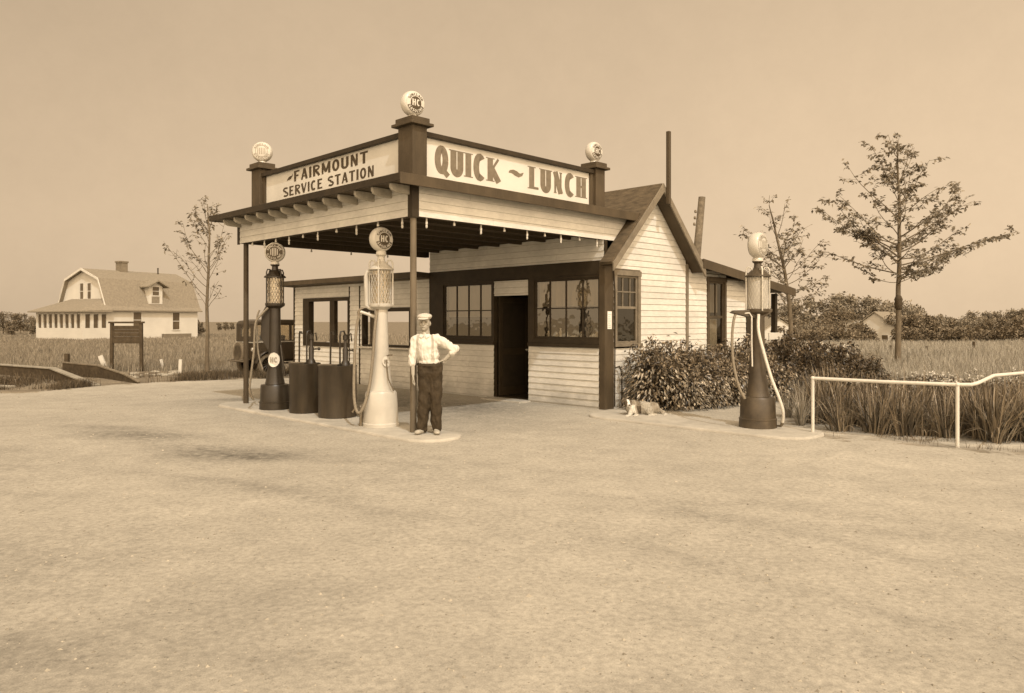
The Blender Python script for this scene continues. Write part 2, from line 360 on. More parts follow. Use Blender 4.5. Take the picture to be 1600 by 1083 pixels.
# added fill: sky behind the camera brightened to lift the shaded walls
dt = N('ShaderNodeVectorMath'); dt.operation = 'DOT_PRODUCT'; K(tcw.outputs['Generated'], dt.inputs[0]); dt.inputs[1].default_value = (.10, -.95, .30)
ar = N('ShaderNodeMapRange'); ar.interpolation_type = 'SMOOTHSTEP'; ar.inputs['From Min'].default_value = .0; ar.inputs['From Max'].default_value = .85; ar.inputs['To Min'].default_value = 1.0; ar.inputs['To Max'].default_value = 3.9; K(dt.outputs['Value'], ar.inputs['Value'])
mu4 = N('ShaderNodeMath'); mu4.operation = 'MULTIPLY'; K(mu3.outputs[0], mu4.inputs[0]); K(ar.outputs[0], mu4.inputs[1]); mu3 = mu4
sc = N('ShaderNodeVectorMath'); sc.operation = 'SCALE'; sc.inputs[0].default_value = (1.33, .99, .645); K(mu3.outputs[0], sc.inputs['Scale'])
bg = N('ShaderNodeBackground'); bg.inputs['Strength'].default_value = .1; K(sc.outputs[0], bg.inputs[0])
wo = N('ShaderNodeOutputWorld'); K(bg.outputs[0], wo.inputs[0])
scn.view_settings.view_transform = 'Standard'; scn.view_settings.look = 'None'; scn.view_settings.exposure = 0
scn.render.engine = 'CYCLES'; scn.cycles.max_bounces = 8; scn.cycles.filter_width = 1.5; scn.cycles.transparent_max_bounces = 24
# ------------------------------------------------------------------ ground
TH = .783; BX, BY = -1.468, 11.09; ROT = PI / 2 - TH
RU = (math.sin(TH), math.cos(TH)); LV = (-math.cos(TH), math.sin(TH))
def wp(u, v, z=0): return Vector((BX + u * RU[0] + v * LV[0], BY + u * RU[1] + v * LV[1], z))
def uv_of(X, Y): return ((X - BX) * RU[0] + (Y - BY) * RU[1], (X - BX) * LV[0] + (Y - BY) * LV[1])
def sst(a, b, x):
    t = max(0, min(1, (x - a) / (b - a))); return t * t * (3 - 2 * t)
GZ = -.04
def nz(x, y, s, k=0): return noise.noise(Vector((x * s + k * 7.3, y * s - k * 3.1, k * 1.7)))
def ground_z(x, y):
    d = math.hypot(x, y)
    z = GZ + .02 * nz(x, y, .5, 1) * sst(3, 8, d) * (1 if y < 30 else 2)
    u, v = uv_of(x, y)
    if -1 < u < 14 and -5 < v < 14: z = GZ + .004 * nz(x, y, 1.2, 2)
    # the land drops away beyond the right-hand field; the ditch by the culvert
    z -= 3.2 * sst(46, 80, y) * sst(4, 24, x - (y - 46) * .05)
    e = math.exp(-(((x + 13.4) / 1.6) ** 2 + ((y - 20.4) / 1.1) ** 2)); z -= .28 * e
    return z
EDGE = [(-90, 8), (-30, 15.0), (-11.6, 17.6), (-10.9, 19.7), (-9.2, 21.2), (-6.8, 22.2), (-4.6, 24.5), (0, 30), (5, 30), (9.4, 22), (7.6, 17.2), (5.9, 14.4), (4.7, 12.6), (4.5, 11.1), (5.9, 9.9), (9, 8.6), (16, 6.5), (90, -6)]
def edge_y(x):
    for (a, b), (c, d) in zip(EDGE, EDGE[1:]):
        if min(a, c) <= x <= max(a, c) and c > a: return b + (d - b) * (x - a) / (c - a)
    return 8
def in_yard(x, y):
    # even-odd test on the yard outline
    P = EDGE + [(90, -60), (-90, -60)]; c = False
    for (x1, y1), (x2, y2) in zip(P, P[1:] + P[:1]):
        if (y1 > y) != (y2 > y) and x < (x2 - x1) * (y - y1) / (y2 - y1) + x1: c = not c
    return c
def dist_edge(x, y):
    best = 1e9
    for (x1, y1), (x2, y2) in zip(EDGE, EDGE[1:]):
        dx, dy = x2 - x1, y2 - y1; t = max(0, min(1, ((x - x1) * dx + (y - y1) * dy) / (dx * dx + dy * dy)))
        best = min(best, math.hypot(x - x1 - t * dx, y - y1 - t * dy))
    return best
def axis(lo, hi, near0, near1, step, grow):
    a = [near0]
    while a[-1] < near1: a.append(a[-1] + step)
    s = step
    while a[-1] < hi: s *= grow; a.append(a[-1] + s)
    s = step; b = [near0]
    while b[-1] > lo: s *= grow; b.append(b[-1] - s)
    return sorted(set(b[1:] + a))
xs = axis(-900, 900, -14, 12, .14, 1.13); ys = axis(-60, 1600, 2, 23, .14, 1.12)
vs = []; cols = []
STAINS_AND_SHADE = [(1.4, 5.15, 1.6, .09, .30, -.81), (2.5, 5.7, 1.8, .09, .22, -.78), (-1.8, 7.1, 1.3, .11, .34, -.6), (-3.2, 8.0, 1.4, .12, .30, -.45), (.9, 8.2, 1.5, .12, .18, -.5), (3.6, 6.2, 1.8, .11, .2, -.55), (4.6, 7.6, 2.0, .12, .16, -.4), (-6.5, 6.4, 1.6, .2, .2, .12), (-4.0, 5.0, 1.6, .7, .3, .4), (-2.6, 3.7, 1.2, .5, .34, .2), (-7.5, 9.0, 1.8, .8, .25, .1), (-1.5, 4.6, .5, .2, .2, .3), (-6.5, 12.0, .9, .22, .35, -.2), (-6.3, 8.6, 1.2, .3, .25, .1), (-4.6, 7.2, 1.0, .2, .2, -.1), (2.5, 6.2, 1.8, .12, .22, -.35), (1.0, 7.2, 1.6, .10, .16, -.3), (-1.6, 8.9, 1.2, .09, .25, -.3), (5.2, 6.8, 1.6, .12, .15, -.25), (-5.6, 11.2, 1.1, .5, .62, -.25), (-3.6, 9.6, .95, .48, .62, -.1), (-3.1, 9.35, .5, .25, .25, 0), (-4.5, 10.2, .8, .3, .35, -.2), (2.4, 17.2, 3, 1.2, .2, .7), (-2.75, 15.75, 3.8, 1.15, .62, -.78), (-.6, 14.9, 1.0, .5, .3, -.78), (-8.2, 9.9, 1.6, .4, .25, 0), (-1.2, 8.0, 1.6, .3, .12, .1), (3.0, 11.9, .35, .12, .7, .2), (4.1, 10.95, .22, .08, .6, .2), (-6.0, 16.2, .7, .35, .4, .1)]  # stains and wheel tracks, plus dark soil that paints in the canopy shadow
for y in ys:
    for x in xs:
        vs.append((x, y, ground_z(x, y)))
        d = dist_edge(x, y); d = d if in_yard(x, y) else -d
        fld = .5 - .5 * max(-1, min(1, d / .7))
        bed = 0
        if x > 3.5 and y < 30:                      # the sandy flower bed along the right
            ddx = x - 4.6; bed = sst(-.3, .5, -d) * (1 - sst(13.6, 15.2, y - .25 * (x - 5))) if d < .5 else 0
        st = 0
        for sx, sy, ra, rb, k, ang in STAINS_AND_SHADE:
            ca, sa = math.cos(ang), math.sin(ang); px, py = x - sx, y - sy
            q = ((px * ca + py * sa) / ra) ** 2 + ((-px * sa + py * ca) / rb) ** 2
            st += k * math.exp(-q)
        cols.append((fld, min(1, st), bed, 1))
nx = len(xs)
fs = [(j * nx + i, j * nx + i + 1, (j + 1) * nx + i + 1, (j + 1) * nx + i) for j in range(len(ys) - 1) for i in range(nx - 1)]
me = bpy.data.meshes.new('ground'); me.from_pydata(vs, [], fs); me.shade_smooth()
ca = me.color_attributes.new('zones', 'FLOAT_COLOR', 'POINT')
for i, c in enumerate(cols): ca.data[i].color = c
def ground_mat():
    m, nt, N, K = _nodes('gravel_and_field')
    out = N('ShaderNodeOutputMaterial'); b = N('ShaderNodeBsdfPrincipled'); K(b.outputs[0], out.inputs[0]); b.inputs['Roughness'].default_value = .95; b.inputs['Specular IOR Level'].default_value = .1
    tc = N('ShaderNodeTexCoord'); at = N('ShaderNodeVertexColor'); at.layer_name = 'zones'; sp = N('ShaderNodeSeparateColor'); K(at.outputs[0], sp.inputs[0])
    def noi(scale, detail, lo, hi, fm=.3, to=.7, st=(1, 1, 1), rot=0, rough=.6):
        mp = N('ShaderNodeMapping'); mp.inputs['Scale'].default_value = st; mp.inputs['Rotation'].default_value = (0, 0, rot); K(tc.outputs['Object'], mp.inputs[0])
        n = N('ShaderNodeTexNoise'); n.inputs['Scale'].default_value = scale; n.inputs['Detail'].default_value = detail; n.inputs['Roughness'].default_value = rough; K(mp.outputs[0], n.inputs['Vector'])
        r = N('ShaderNodeMapRange'); r.inputs['From Min'].default_value = fm; r.inputs['From Max'].default_value = to; r.inputs['To Min'].default_value = lo; r.inputs['To Max'].default_value = hi; K(n.outputs['Fac'], r.inputs['Value'])
        return r.outputs[0], n.outputs['Fac']
    def mul(*a):
        x = a[0]
        for y in a[1:]:
            q = N('ShaderNodeMath'); q.operation = 'MULTIPLY'; K(x, q.inputs[0])
            if isinstance(y, (int, float)): q.inputs[1].default_value = y
            else: K(y, q.inputs[1])
            x = q.outputs[0]
        return x
    big, _ = noi(.35, 4, .93, 1.06); mid, midf = noi(2.2, 6, .90, 1.08); fine, finef = noi(22, 6, .80, 1.13); grain, grf = noi(120, 3, .84, 1.14)
    tr, _ = noi(.55, 6, .965, 1.02, .36, .64, (.16, 1, 1), R(28)); tr2, _ = noi(1.1, 6, .97, 1.02, .36, .66, (.2, 1, 1), R(-24))
    spk, _ = noi(38, 3, 1.0, .5, .63, .74); huge, _ = noi(.11, 4, .86, 1.10); blot, _ = noi(5.5, 7, .93, 1.06, rough=.75)
    yard = mul(huge, blot, big, mid, fine, grain, tr, tr2, spk)
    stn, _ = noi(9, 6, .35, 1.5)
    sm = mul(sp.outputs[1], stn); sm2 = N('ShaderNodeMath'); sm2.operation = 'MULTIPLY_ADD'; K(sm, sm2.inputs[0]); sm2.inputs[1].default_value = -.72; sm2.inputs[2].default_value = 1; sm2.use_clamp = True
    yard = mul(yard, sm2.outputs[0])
    cy = N('ShaderNodeVectorMath'); cy.operation = 'SCALE'; cy.inputs[0].default_value = S(.36)[:3]; K(yard, cy.inputs['Scale'])
    fn, _ = noi(1.1, 7, .6, 1.35); fn2, _ = noi(18, 5, .7, 1.3)
    cf = N('ShaderNodeVectorMath'); cf.operation = 'SCALE'; cf.inputs[0].default_value = S(.17)[:3]; K(mul(fn, fn2), cf.inputs['Scale'])
    cb = N('ShaderNodeVectorMath'); cb.operation = 'SCALE'; cb.inputs[0].default_value = S(.36)[:3]; K(mul(mid, fine, fn), cb.inputs['Scale'])
    # broken edge between yard and field
    e1, _ = noi(2.5, 8, -.42, .42, .25, .75, rough=.7); ad = N('ShaderNodeMath'); ad.operation = 'ADD'; K(sp.outputs[0], ad.inputs[0]); K(e1, ad.inputs[1])
    er = N('ShaderNodeMapRange'); er.inputs['From Min'].default_value = .42; er.inputs['From Max'].default_value = .6; K(ad.outputs[0], er.inputs['Value'])
    m1 = N('ShaderNodeMix'); m1.data_type = 'RGBA'; K(sp.outputs[2], m1.inputs[0]); K(cf.outputs[0], m1.inputs[6]); K(cb.outputs[0], m1.inputs[7])
    m2 = N('ShaderNodeMix'); m2.data_type = 'RGBA'; K(er.outputs[0], m2.inputs[0]); K(cy.outputs[0], m2.inputs[6]); K(m1.outputs[2], m2.inputs[7])
    K(m2.outputs[2], b.inputs['Base Color'])
    hs = N('ShaderNodeMath'); hs.operation = 'MULTIPLY_ADD'; K(grf, hs.inputs[0]); hs.inputs[1].default_value = .35; K(finef, hs.inputs[2])
    h2 = N('ShaderNodeMath'); h2.operation = 'MULTIPLY_ADD'; K(midf, h2.inputs[0]); h2.inputs[1].default_value = 1.2; K(hs.outputs[0], h2.inputs[2])
    bp = N('ShaderNodeBump'); bp.inputs['Strength'].default_value = .22; bp.inputs['Distance'].default_value = .02; K(h2.outputs[0], bp.inputs['Height']); K(bp.outputs[0], b.inputs['Normal'])
    return m
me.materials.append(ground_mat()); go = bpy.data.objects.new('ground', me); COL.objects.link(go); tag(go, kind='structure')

# loose gravel and small stones over the yard
rnd = random.Random(5); g = MB()
for k in range(7000):
    y = 2.3 + 15 * rnd.random() ** 1.7; x = rnd.uniform(-1, 1) * (y * .72 + .6)
    if not in_yard(x, y): continue
    u, v = uv_of(x, y)
    if -.6 < u < .7 and -1 < v < 6.3: continue
    if 3.3 < u < 4.9 and -4.4 < v < -.2: continue
    r = (.0035 + .009 * rnd.random() ** 4) * (1 + .04 * y)
    if rnd.random() < .003: r *= 2.0
    z = ground_z(x, y); a = rnd.random() * 6
    p = [(r * math.cos(a + q * 1.57) * rnd.uniform(.7, 1.3), r * math.sin(a + q * 1.57) * rnd.uniform(.7, 1.3)) for q in range(4)]
    g.add([(x + p[0][0], y + p[0][1], z), (x + p[1][0], y + p[1][1], z), (x + p[2][0], y + p[2][1], z), (x + p[3][0], y + p[3][1], z), (x + p[0][0] * .2, y + p[1][1] * .2, z + r * rnd.uniform(.5, .9))],
          [(0, 1, 4), (1, 2, 4), (2, 3, 4), (3, 0, 4)])
M['pebble'] = mat('yard_pebbles', .25, rough=.9, var=.2, island=.4)
tag(g.build('gravel', 'pebble'), kind='stuff')

# concrete pads
def pad(name, u0, u1, v0, v1, z0, z1, rad, lab=None):
    pts = []
    for cu, cv, a0 in ((u1 - rad, v1 - rad, 0), (u0 + rad, v1 - rad, 90), (u0 + rad, v0 + rad, 180), (u1 - rad, v0 + rad, 270)):
        for i in range(9): a = R(a0 + i * 90 / 8); pts.append((cu + rad * math.cos(a), cv + rad * math.sin(a)))
    mb = MB(); mb.prism(pts, lambda a, b, c: wp(a, b, c), z0, z1)
    o = mb.build(name, 'conc', bevel=.03); tag(o, kind='structure'); return o
pad('pavement_island', -.42, .52, -.78, 6.05, -.12, 0, .45)
pad('pavement_kerb', 3.42, 4.62, -4.35, -.30, -.12, 0, .5)

# ------------------------------------------------------------------ the service station, in its own frame: x = u, y = v
B = empty('service_station', (BX, BY, 0), ROT, 'white clapboard filling station and lunch room with a deep canopy and painted parapet signs', 'building')
U1 = 4.58
def clap(mb, axis_, off, sgn, regs, z0g=0.0, expo=.125, lip=.018, lap_shade=.008):
    """lapped boards on the plane u=off or v=off, facing sgn; regs: (a0, a1, z0, z1), a0 and a1 numbers or functions of z"""
    def P(a, d, z): return (off + sgn * d, a, z) if axis_ == 'u' else (a, off + sgn * d, z)
    for a0, a1, z0, z1 in regs:
        f0 = a0 if callable(a0) else (lambda z, q=a0: q); f1 = a1 if callable(a1) else (lambda z, q=a1: q)
        k = math.floor((z0 - z0g) / expo); a0_ = f0(z0)
        while z0g + k * expo < z1 - 1e-4:
            zb = max(z0, z0g + k * expo); zt = min(z1, z0g + (k + 1) * expo)
            db = lip - (lip - .003) * (zb - z0g - k * expo) / expo; dt = lip - (lip - .003) * (zt - z0g - k * expo) / expo
            wob = .0015 * math.sin(k * 12.9 + off * 7)
            a, b_, c, d = f0(zb), f1(zb), f1(zt), f0(zt)
            if b_ - a > .01:
                cuts = [(a, b_, c, d)]
                if b_ - a > 2.0 and (k * 7 + int(off * 3)) % 3 == 0:
                    rj = random.Random(int(k * 131 + off * 977 + a0_ * 37)); x = a + (b_ - a) * rj.uniform(.2, .8); cuts = [(a, x - .0012, x - .0012, d), (x + .0012, b_, c, x + .0012)]
                for a, b_, c, d in cuts: wob = rj.uniform(-.0018, .0018) if len(cuts) > 1 else wob; mb.add([P(a, db + wob, zb), P(b_, db - wob, zb), P(max(c, d), dt, zt), P(min(d, c), dt, zt), P(a, 0, zb), P(b_, 0, zb)],
                       [(0, 1, 2, 3), (4, 5, 1, 0)] if (sgn < 0) == (axis_ == 'v') else [(3, 2, 1, 0), (0, 1, 5, 4)])
                if zt >= z0g + (k + 1) * expo - 1e-4 and zt < z1 - 1e-3:      # painted shadow line where the next board laps over
                    h1, h2 = zt - lap_shade, zt; q = [P(f0(h1), .0065, h1), P(f1(h1), .0065, h1), P(f1(h2), .0058, h2), P(f0(h2), .0058, h2)]
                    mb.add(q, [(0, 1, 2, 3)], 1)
            k += 1

def window(parent, axis_, off, sgn, a0, a1, z0, z1, vert, horiz, casing=.09, glass='pane', fm='dark', sm=None, inner=None, sill=True, label=None):
    """casing frame (the part) with sash bars, pane and whatever hangs behind the glass as sub-parts"""
    sm = sm or fm
    def bx(mb, aa, ab, d0, d1, za, zb):
        p, q = sorted((off + sgn * d0, off + sgn * d1))
        return mb.box(p, q, aa, ab, za, zb) if axis_ == 'u' else mb.box(aa, ab, p, q, za, zb)
    f = MB(); c = casing
    if c:
        bx(f, a0 - c, a0, -.06, .030, z0, z1); bx(f, a1, a1 + c, -.06, .030, z0, z1)
        bx(f, a0 - c - .02, a1 + c + .02, -.06, .034, z1, z1 + c * 1.2)
        bx(f, a0 - c - .03, a1 + c + .03, -.06, .055 if sill else .03, z0 - .06, z0)
    else:
        bx(f, a0, a1, -.06, -.058, z0, z0 + .001)
    w_ = f.build('window', fm, parent, bevel=.004)
    if label: w_['label'] = label
    s = MB(); t = .022
    for x in vert:
        x, za, zb = x if isinstance(x, tuple) else (x, z0, z1)
        bx(s, x - t / 2, x + t / 2, -.045, -.012, za, zb)
    for h_ in horiz:
        h_, hh = h_ if isinstance(h_, tuple) else (h_, t)
        bx(s, a0, a1, -.048, -.009, h_ - hh / 2, h_ + hh / 2)
    bx(s, a0, a0 + .04, -.05, -.006, z0, z1); bx(s, a1 - .04, a1, -.05, -.006, z0, z1); bx(s, a0 + .04, a1 - .04, -.051, -.005, z1 - .04, z1); bx(s, a0 + .04, a1 - .04, -.051, -.005, z0, z0 + .05)
    s.build('sash', sm, w_)
    p = MB(); P = (lambda a, z: (off - sgn * .03, a, z)) if axis_ == 'u' else (lambda a, z: (a, off - sgn * .03, z))
    p.quad(P(a0, z0), P(a1, z0), P(a1, z1), P(a0, z1)); p.build('pane', glass, w_)
    if inner:
        for nm, m_, b0, b1, y0, y1, dep in inner:
            c_ = MB(); Q = (lambda a, z, d: (off - sgn * (dep + d), a, z)) if axis_ == 'u' else (lambda a, z, d: (a, off - sgn * (dep + d), z))
            nn = 26
            for i in range(nn):
                p0, p1 = b0 + (b1 - b0) * i / nn, b0 + (b1 - b0) * (i + 1) / nn
                e0, e1 = .012 * math.sin(i * 1.9), .012 * math.sin((i + 1) * 1.9)
                c_.quad(Q(p0, y0, e0), Q(p1, y0, e1), Q(p1, y1, e1), Q(p0, y1, e0))
            c_.build(nm, m_, w_, smooth=60)
    return w_

# --- shop front (u = 4.58)
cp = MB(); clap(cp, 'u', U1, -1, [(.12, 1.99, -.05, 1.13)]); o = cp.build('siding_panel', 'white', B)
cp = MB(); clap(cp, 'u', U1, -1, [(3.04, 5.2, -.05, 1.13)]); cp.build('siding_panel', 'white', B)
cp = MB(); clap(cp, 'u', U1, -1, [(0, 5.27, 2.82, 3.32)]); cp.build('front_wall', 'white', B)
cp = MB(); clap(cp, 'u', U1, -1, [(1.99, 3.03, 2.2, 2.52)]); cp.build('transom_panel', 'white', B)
fr = MB()
fr.box(U1 - .03, U1 + .1, .11, 5.27, 2.55, 2.82)                     # header
for a, b_ in ((4.76, 5.27), (3.03, 3.10), (1.83, 1.99), (1.985, 1.99)):
    if b_ - a > .02: fr.box(U1 - .026, U1 + .1, a, b_, 1.20 if a > 3 and a < 4 else 1.2, 2.55)
fr.box(U1 - .05, U1 + .1, 3.04, 5.2, 1.13, 1.2); fr.box(U1 - .05, U1 + .1, .11, 1.99, 1.13, 1.2)
fr.box(U1 - .02, U1 + .1, 3.10, 4.76, 1.2, 1.27); fr.box(U1 - .02, U1 + .1, .11, 1.83, 1.2, 1.29)
fr.box(U1 - .022, U1 + .1, 3.10, 4.76, 2.50, 2.55); fr.box(U1 - .022, U1 + .1, .11, 1.83, 2.50, 2.55)
fr.box(U1 - .02, U1 + .02, 5.2, 5.27, -.06, 1.2)
fr.box(U1 + .02, U1 + .1, .0, 1.99, -.06, 1.13); fr.box(U1 + .02, U1 + .1, 3.04, 5.27, -.06, 1.13); fr.box(U1 + .02, U1 + .1, 0, 5.27, 2.82, 3.4); fr.box(U1 + .02, U1 + .1, 1.99, 3.03, 2.2, 2.55)
fr.build('front_frame', 'dark', B, bevel=.004)
window(B, 'u', U1, -1, 3.10, 4.76, 1.27, 2.50, [3.50, 3.90, 4.31], [1.89], casing=0, glass='pane', fm='dark', inner=[('curtain', 'blind', 3.12, 4.74, 1.75, 2.5, .16)])
window(B, 'u', U1, -1, .11, 1.83, 1.29, 2.50, [.55, .98, 1.41], [1.91], casing=0, glass='pane', fm='dark', inner=[('curtain', 'blind', .13, 1.82, 1.95, 2.5, .16)])
# door: a screen door in the dark opening
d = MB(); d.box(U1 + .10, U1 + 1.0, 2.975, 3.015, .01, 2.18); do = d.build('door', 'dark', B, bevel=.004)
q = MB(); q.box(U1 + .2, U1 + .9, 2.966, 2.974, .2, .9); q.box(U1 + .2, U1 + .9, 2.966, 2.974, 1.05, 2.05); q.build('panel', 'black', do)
q = MB(); q.ell((U1 + .94, 2.95, 1.0), (.028, .03, .028)); q.build('handle', 'brass', do, smooth=40)
q = MB(); q.box(U1 - .36, U1 + .03, 1.92, 3.1, -.1, -.01); q.build('doorstep', 'conc', B, bevel=.01)
# goods standing on the counter inside the right window
inn = MB(); inn.box(U1 + .12, U1 + .5, .12, 1.82, 1.2, 1.25); co_ = inn.build('counter', 'inner', B)
for k, (v, r_, h_) in enumerate([(1.62, .05, .2), (1.45, .045, .16), (1.3, .03, .26), (1.18, .03, .24), (.95, .07, .12), (.82, .06, .14), (.74, .05, .2), (.5, .05, .17), (.35, .045, .2)]):
    j = MB(); j.lathe([(r_, 1.25), (r_, 1.25 + h_ * .7), (r_ * .55, 1.25 + h_ * .85), (r_ * .6, 1.25 + h_), (0, 1.25 + h_)], (U1 + .22 + .05 * (k % 2), v, 0), 14)
    j.build('jar', 'card' if k % 3 != 1 else 'brass', co_, smooth=35)
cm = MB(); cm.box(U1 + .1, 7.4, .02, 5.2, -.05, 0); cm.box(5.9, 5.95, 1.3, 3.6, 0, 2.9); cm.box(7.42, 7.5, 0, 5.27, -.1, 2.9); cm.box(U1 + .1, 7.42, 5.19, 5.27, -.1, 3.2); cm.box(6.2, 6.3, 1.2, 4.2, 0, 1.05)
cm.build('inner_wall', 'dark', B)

# --- corner board and gable end (v = 0)
cb = MB(); cb.box(U1 - .02, U1, -.03, .11, -.08, 2.82); cb.box(U1, U1 + .26, -.03, -.001, -.08, 2.86); cb.build('corner_board', 'brown', B, bevel=.004)
AP, AZ, EL, ER = 6.12, 4.36, 4.62, 7.55          # apex u, z; eave u left and right (z 2.86)
def zl(u): return AZ - (AP - u) * 1.0
def zr(u): return AZ - (u - AP) * 1.02
gw = MB()
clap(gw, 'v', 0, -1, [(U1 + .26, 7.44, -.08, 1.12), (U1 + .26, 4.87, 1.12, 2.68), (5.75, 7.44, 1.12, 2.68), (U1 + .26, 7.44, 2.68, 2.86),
                      (lambda z: AP - (AZ - z), lambda z: min(7.44, AP + (AZ - z) / 1.02), 2.86, AZ - .02)], lip=.014, lap_shade=.007)
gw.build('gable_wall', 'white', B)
bk = MB(); bk.prism([(U1 + .1, -.1), (4.87, -.1), (4.87, 2.86), (U1 + .1, 2.86)], lambda a, b, c: (a, c, b), .001, .08); bk.prism([(5.75, -.1), (7.5, -.1), (7.5, 2.86), (5.75, 2.86)], lambda a, b, c: (a, c, b), .001, .08)
bk.prism([(4.87, -.1), (5.75, -.1), (5.75, 1.12), (4.87, 1.12)], lambda a, b, c: (a, c, b), .001, .08); bk.prism([(4.87, 2.66), (5.75, 2.66), (5.75, 2.86), (4.87, 2.86)], lambda a, b, c: (a, c, b), .001, .08)
bk.prism([(EL, 2.86), (ER - .04, 2.86), (AP, AZ - .03)], lambda a, b, c: (a, c, b), .001, .08); bk.build('inner_gable', 'inner', B)
window(B, 'v', 0, -1, 4.96, 5.66, 1.21, 2.55, [(5.19, 1.93, 2.55), (5.43, 1.93, 2.55)], [(1.92, .05), 2.23], casing=.085, glass='paned', fm='brownl', sm='brownl')
# gable roof: rakes stand forward of the wall; the left slope runs back over the canopy ceiling
rf = MB()
def slope(mb, u0, z0, u1, z1, v0, v1, t=.07):
    dx, dz = u1 - u0, z1 - z0; l = math.hypot(dx, dz); n = (-dz / l * t, dx / l * t)
    if n[1] < 0: n = (-n[0], -n[1])
    mb.prism([(u0, z0), (u1, z1), (u1 + n[0], z1 + n[1]), (u0 + n[0], z0 + n[1])], lambda a, b, c: (a, c, b), v0, v1)
slope(rf, 4.46, zl(4.46) + .02, AP, AZ + .02, -.30, -.02); slope(rf, 5.30, zl(5.30) + .02, AP, AZ + .02, -.02, 5.4); slope(rf, AP, AZ + .021, 7.72, zr(7.72) + .021, -.30, 5.4)
# courses of shingles
for k in range(11):
    a = 5.3 + k * .075
    if a < AP: slope(rf, a, zl(a) + .088, a + .07, zl(a + .07) + .082, -.29, 5.39, .012)
for k in range(20):
    a = AP + .02 + k * .078; slope(rf, a, zr(a) + .086, a + .075, zr(a + .075) + .094, -.29, 5.39, .012)
rf.build('roof', 'shingle', B, fixn=True)
rk = MB()
for u0, z0, u1, z1 in ((4.44, zl(4.44) + .0, AP, AZ), (AP + .001, AZ, 7.74, zr(7.74))):
    rk.prism([(u0, z0 - .09), (u1, z1 - .10), (u1, z1 + .09), (u0, z0 + .07)], lambda a, b, c: (a, c, b), -.335, -.302)
rk.build('rake_board', 'brownl', B, bevel=.004, fixn=True)
so_ = MB(); slope(so_, 4.50, zl(4.5) - .06, AP, AZ - .06, -.30, -.018, .02); slope(so_, AP, AZ - .06, 7.68, zr(7.68) - .06, -.30, -.018, .02); so_.build('rake_soffit', 'brown', B, fixn=True)
ms = MB(); ms.box(6.16, 6.235, -.42, -.345, 4.02, 5.50); ms.build('mast', 'brown', B, bevel=.006)
cd = MB(); cd.tube([(U1 + .27, -.045, .0), (U1 + .27, -.05, 1.0), (U1 + .275, -.05, 2.2), (U1 + .2, -.06, 2.8)], .012, 8); cd.tube([(U1 + .28, -.06, .75), (U1 + .36, -.09, .78), (U1 + .42, -.1, .66), (U1 + .43, -.1, 0)], .014, 8); cd.build('conduit', 'dark', B, smooth=40)
nc = MB(); nc.box(U1 + .06, U1 + .19, -.036, -.031, 1.50, 1.84); no = nc.build('notice', 'card', B)
ln = MB()
for k in range(7): ln.box(U1 + .075, U1 + .172 - .02 * (k % 3), -.0375, -.0362, 1.53 + .04 * k, 1.538 + .04 * k)
ln.build('print', 'globem', no)

# --- rear wing with a sloping roof and porch
def zw(u): return 2.93 - (u - 7.5) * .112
ww = MB(); clap(ww, 'v', .0, -1, [(7.52, 8.36, -.08, lambda: 0)][:0] + [(7.53, 8.32, -.08, 2.74), (9.20, 10.15, -.08, 2.60), (8.32, 9.20, -.08, .90), (8.32, 9.20, 2.66, 2.72), (7.53, 9.1, 2.74, 2.80), (9.2, 10.15, 2.60, 2.62), (10.15, 10.42, 1.9, 2.6)], lip=.014, lap_shade=.007)
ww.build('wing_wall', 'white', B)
bk = MB(); bk.box(7.5, 8.32, .001, .08, -.1, 2.82); bk.box(9.2, 10.15, .001, .08, -.1, 2.66); bk.box(8.32, 9.2, .001, .08, -.1, .9); bk.box(8.32, 9.2, .001, .08, 2.66, 2.76); bk.box(10.15, 10.42, .001, .08, 1.9, 2.6); bk.box(10.36, 10.42, .09, 4, -.1, 2.6); bk.box(7.5, 10.36, 3.95, 4, -.1, 2.6)
bk.build('inner_wing_wall', 'inner', B)
c2 = MB(); c2.box(7.44, 7.53, -.035, -.001, -.08, 2.90); c2.build('corner_board', 'brownl', B, bevel=.004)
window(B, 'v', 0, -1, 8.42, 9.10, .98, 2.56, [(8.76, 1.75, 2.56)], [(1.75, .05)], casing=.09, glass='paned', fm='brown', sm='brown', inner=[('curtain', 'curtain', 8.66, 8.98, 1.0, 1.70, .12), ('curtain', 'blind', 8.5, 9.0, 1.85, 2.5, .12)])
dd = MB(); dd.box(10.15, 10.62, .0, .05, -.06, 1.88); dd.box(10.19, 10.58, -.012, 0, .1, .8); dd.box(10.19, 10.58, -.012, 0, .95, 1.8); d2 = dd.build('door', 'dark', B, bevel=.005); d2['label'] = 'narrow dark door at the back corner of the wing'
hk = MB(); hk.ell((10.52, -.035, .9), (.025, .025, .025)); hk.build('handle', 'brass', d2, smooth=40)
wr = MB()
wr.prism([(7.62, zw(7.62) - .01), (12.15, zw(12.15) - .01), (12.15, zw(12.15) + .08), (7.62, zw(7.62) + .08)], lambda a, b, c: (a, c, b), -.32, 4.2); wr.build('wing_roof', 'shingle', B, fixn=True)
wf = MB(); wf.prism([(7.62, zw(7.62) - .11), (12.18, zw(12.18) - .11), (12.18, zw(12.18) + .09), (7.62, zw(7.62) + .09)], lambda a, b, c: (a, c, b), -.35, -.322); wf.build('fascia', 'brown', B, bevel=.004, fixn=True)
pp = MB(); pp.box(11.62, 11.74, -.06, .06, -.05, 2.36); pp.build('porch_post', 'dark', B, bevel=.006)
pr_ = MB(); pr_.box(11.2, 12.0, -.10, -.07, 1.18, 1.36); pr_.build('porch_board', 'white2', B, bevel=.004)
pr_ = MB(); pr_.box(10.42, 12.1, -.05, .05, .88, .95); pr_.build('porch_rail', 'dark', B, bevel=.004)

